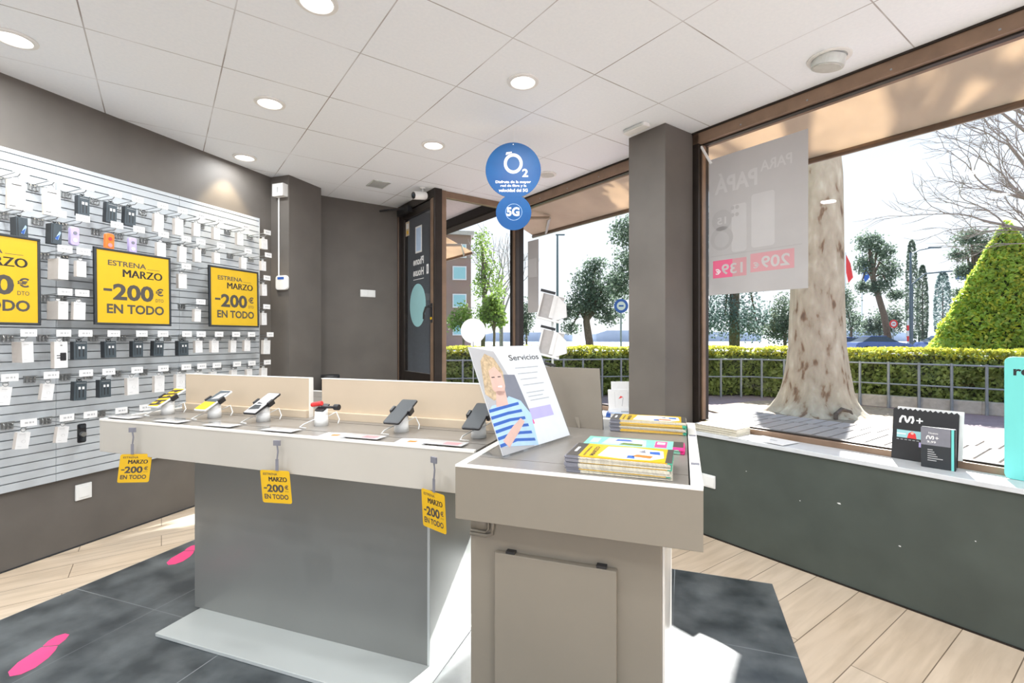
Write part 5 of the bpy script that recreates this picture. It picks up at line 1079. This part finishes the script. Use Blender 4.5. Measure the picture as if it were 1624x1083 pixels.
for a in range(5): limb(b, Vector((0, 0, 2.6)), Vector((math.cos(a * 1.3) * .5, math.sin(a * 1.3) * .5, 1)).normalized(), 2.4, .07, 3, .35, .014, 'twig', 3)
b.build('trunk_and_branches', parent=th)
tree('window_bush', 'dark green tree behind the leaflet rack', 30, [(835, 575), (835, 520)], [(835, 500, 14, 26), (828, 520, 12, 20)], 'leafc', 1200, .16, tr=.08)
# big bare tree at right
th = thing('large_bare_tree', 'large leafless tree spreading fine branches into the upper right of the window', 'tree', Vector((16.4, 13.2, -.03)), 0)
b = B('twig'); rs = np.random.default_rng(3); o0 = th.location; b.tube([(0, 0, 0), (-.1, 0, 2.2), (-.3, 0, 3.6)], [.32, .26, .22], 'twig', None, 12)
for (x0, y0, x1, y1) in ((1700, 380, 1600, 290), (1700, 380, 1560, 350), (1690, 330, 1600, 230), (1690, 330, 1570, 300), (1690, 250, 1590, 180), (1700, 400, 1640, 370), (1680, 200, 1600, 170)):
    D_ = 13.2; a = at(x0, y0, D_) - o0; c = at(x1, y1, D_) - o0; b.tube([Vector((-.3, 0, 3.4)), (Vector((-.3, 0, 3.4)) + a) / 2 + Vector((0, 0, .2)), a], [.12, .09, .07], 'twig', None, 7)
    b.tube([a, (a + c) / 2 + Vector((0, .1, .05)), c], [.065, .045, .03], 'twig', None, 7); dd = (c - a).normalized()
    for q in (.25, .5, .75, 1.0): limb(b, a + (c - a) * q, (dd + Vector((0, 0, rs.uniform(-.3, .5)))).normalized(), 1.25, .022, 3, .30, .006, 'twig', 3, -.0)
b.build('trunk_and_branches', parent=th)

# flagpoles, street lamp, traffic arm, signs, car, far things
def flag(x, ytop, d, m, label):
    th = thing('flagpole', label, 'flagpole', Vector((at(x, 0, d).x, d, -.03)), 0, 'flagpoles beyond the road'); top = H + (535 - ytop) * d / 768
    b = B('steell'); b.tube([(0, 0, 0), (0, 0, top)], [.09, .05], 'steell'); b.build('pole', parent=th)
    b = B(m); vs = [(.05, 0, top - .2), (.75, .15, top - 1.4), (.9, -.1, top - 3.2), (.45, .1, top - 3.9), (.1, 0, top - 2.6)]; b.add(vs + [(x_, y_ + .03, z_) for x_, y_, z_ in vs], [(0, 1, 2, 3, 4)[::-1], (5, 6, 7, 8, 9)] + [(i, (i + 1) % 5, 5 + (i + 1) % 5, 5 + i) for i in range(5)], m); b.build('flag', parent=th)
flag(1341, 400, 62, 'red', 'flagpole with a limp red flag beside the plane trunk'); flag(1367, 400, 62, 'bluep', 'flagpole with a limp blue flag beside the leaning pine')
th = thing('street_lamp', 'grey street lamp with a long curved arm across the road', 'street lamp', Vector((at(1444, 0, 50).x, 50, -.03)), 0)
tz = H + (535 - 400) * 50 / 768; b = B('poster_pole'); b.tube([(0, 0, 0), (0, 0, tz)], [.14, .09], 'poster_pole'); b.tube([(0, 0, tz - .2), (.9, 0, tz + .25), (2.2, 0, tz + .5)], .06, 'poster_pole'); b.build('pole', parent=th)
b = B('poster_pole'); b.box(1.9, 3.1, -.12, .12, tz + .45, tz + .58); b.build('lamp_head', parent=th)
th = thing('traffic_signal', 'traffic signal hanging from a curved mast arm near the cone tree', 'traffic light', Vector((at(1447, 0, 46).x, 46, -.03)), 0); tz = H + (535 - 430) * 46 / 768
b = B('poster_pole'); b.tube([(0, 0, 0), (0, 0, tz - 1.2), (1.2, 0, tz - .2), (4.4, 0, tz + .1)], .07, 'poster_pole'); b.build('mast', parent=th)
b = B('bluep'); b.box(4.2, 5.0, -.15, .15, tz - .75, tz + .45); b.build('signal_housing', parent=th, bevel=.03)
th = thing('lamp_pole', 'thin dark lamp pole standing behind the leaflet rack', 'street lamp', Vector((at(884, 0, 30).x, 30, -.03)), 0); tz = H + (535 - 372) * 30 / 768
b = B('poster_pole'); b.tube([(0, 0, 0), (0, 0, tz)], [.09, .06], 'poster_pole'); b.build('pole', parent=th); b = B('poster_pole'); b.box(-.1, .45, -.06, .06, tz - .02, tz + .05); b.build('lamp_head', parent=th)
def roadsign(x, y, d, m, m2, r, label):
    th = thing('road_sign', label, 'road sign', Vector((at(x, 0, d).x, d, -.03)), 0, 'round road signs'); z = H + (535 - y) * d / 768
    b = B('galv'); b.tube([(0, .03, 0), (0, .03, z)], .04, 'galv'); b.build('sign_post', parent=th)
    b = B(m); b.disc(0, z, r, 0, .02, m, face_yn()); b.disc(0, z, r * .62, .02, .024, m2, face_yn()); b.rect(-r * .35, r * .35, z - r * .12, z + r * .12, .026, m, face_yn()); b.build('sign_face', parent=th)
roadsign(985, 484, 22, 'bluep', 'paper', .32, 'round blue and white road sign beside the pillar in the left window'); roadsign(1417, 513, 44, 'red', 'paper', .38, 'round red and white road sign behind the blue car')
th = thing('warning_post', 'narrow red and white marker post between car and street lamp', 'post', Vector((at(1440, 0, 45).x, 45, -.03)), 0)
b = B('paper'); [b.tube([(0, 0, .5 + k * .5), (0, 0, 1.0 + k * .5)], .09, 'red' if k % 2 else 'paper') for k in range(5)]; b.tube([(0, 0, 0), (0, 0, .5)], .05, 'galv'); b.build('marker', parent=th)
def car(x, d, rz, L_, label):
    th = thing('parked_car', label, 'car', Vector((at(x, 0, d).x, d, -.03)), rz, 'dark blue cars on the road')
    s = L_ / 4.4
    body = [(-2.2, .35), (-2.2, .75), (-2.0, .95), (-1.3, 1.02), (1.0, .98), (1.9, .85), (2.2, .65), (2.2, .35)]
    b = B('carblue'); T_ = basis((s, 0, 0), (0, 0, s), (0, -1, 0), (0, 0, 0)); b.prism(body, -.85, .85, 'carblue', T_)
    roof = [(-1.75, .98), (-1.0, 1.42), (.25, 1.45), (1.15, .98)]; b.prism([(-1.0, 1.40), (.25, 1.43), (.3, 1.47), (-.9, 1.48)], -.62, .62, 'carblue', T_); b.build('car_body', parent=th, bevel=.05)
    g_ = B('carglass'); vs = []
    for yy, ins in ((-.80, 0), (.80, 0)):
        pass
    vs = [(-1.7, -.78, .98), (1.1, -.78, .98), (.25, -.60, 1.41), (-1.0, -.60, 1.40), (-1.7, .78, .98), (1.1, .78, .98), (.25, .60, 1.41), (-1.0, .60, 1.40)]
    g_.add([(a * s, c, z * s) for a, c, z in vs], [(0, 1, 2, 3), (7, 6, 5, 4), (1, 5, 6, 2), (4, 0, 3, 7), (3, 2, 6, 7), (0, 4, 5, 1)], 'carglass'); g_.build('car_glazing', parent=th)
    for wx in (-1.35, 1.35):
        for wy in (-.78, .78): w_ = B('tyre'); w_.lathe([(.33 * s, -.1), (.33 * s, .1)], 'tyre', Matrix.Translation((wx * s, wy, .36)) @ Matrix.Rotation(R(90), 4, 'X'), 20); w_.lathe([(.2 * s, -.11), (.2 * s, .11)], 'steell', Matrix.Translation((wx * s, wy, .36)) @ Matrix.Rotation(R(90), 4, 'X'), 16); w_.build('wheel', parent=th)
car(1393, 40, R(-4), 4.5, 'dark blue car passing behind the hedge beside the plane trunk'); car(1503, 42, R(-4), 4.5, 'dark blue car almost hidden beside the cone tree'); car(1352, 43, R(-4), 4.2, 'dark car mostly hidden behind the first blue car')
# brick apartment block
th = thing('brick_apartment_block', 'red-brown brick apartment block seen through the glazed return by the door', 'building', Vector((-9.0, 52, -.03)), R(10))
b = B('brickwall'); b.box(-9, 4.6, 0, 10, 0, 12.5, 'brickwall'); b.build('walls', parent=th)
for zz in (1.6, 4.6, 7.6, 10.0):
    for xx in (-6.5, -3.5, -.3, 2.6):
        b = B('paper'); b.box(xx, xx + 1.5, -.12, 0, zz, zz + 1.5, 'paper'); f_ = b.build('window_frame', parent=th); b = B('carglass'); b.box(xx + .12, xx + 1.38, -.15, -.12, zz + .12, zz + 1.38, 'tealv'); b.build('window_glazing', parent=f_)
b = B('kerb'); b.box(-9.3, 4.9, -.4, 10.3, 12.5, 12.9); b.build('roof_slab', parent=th)
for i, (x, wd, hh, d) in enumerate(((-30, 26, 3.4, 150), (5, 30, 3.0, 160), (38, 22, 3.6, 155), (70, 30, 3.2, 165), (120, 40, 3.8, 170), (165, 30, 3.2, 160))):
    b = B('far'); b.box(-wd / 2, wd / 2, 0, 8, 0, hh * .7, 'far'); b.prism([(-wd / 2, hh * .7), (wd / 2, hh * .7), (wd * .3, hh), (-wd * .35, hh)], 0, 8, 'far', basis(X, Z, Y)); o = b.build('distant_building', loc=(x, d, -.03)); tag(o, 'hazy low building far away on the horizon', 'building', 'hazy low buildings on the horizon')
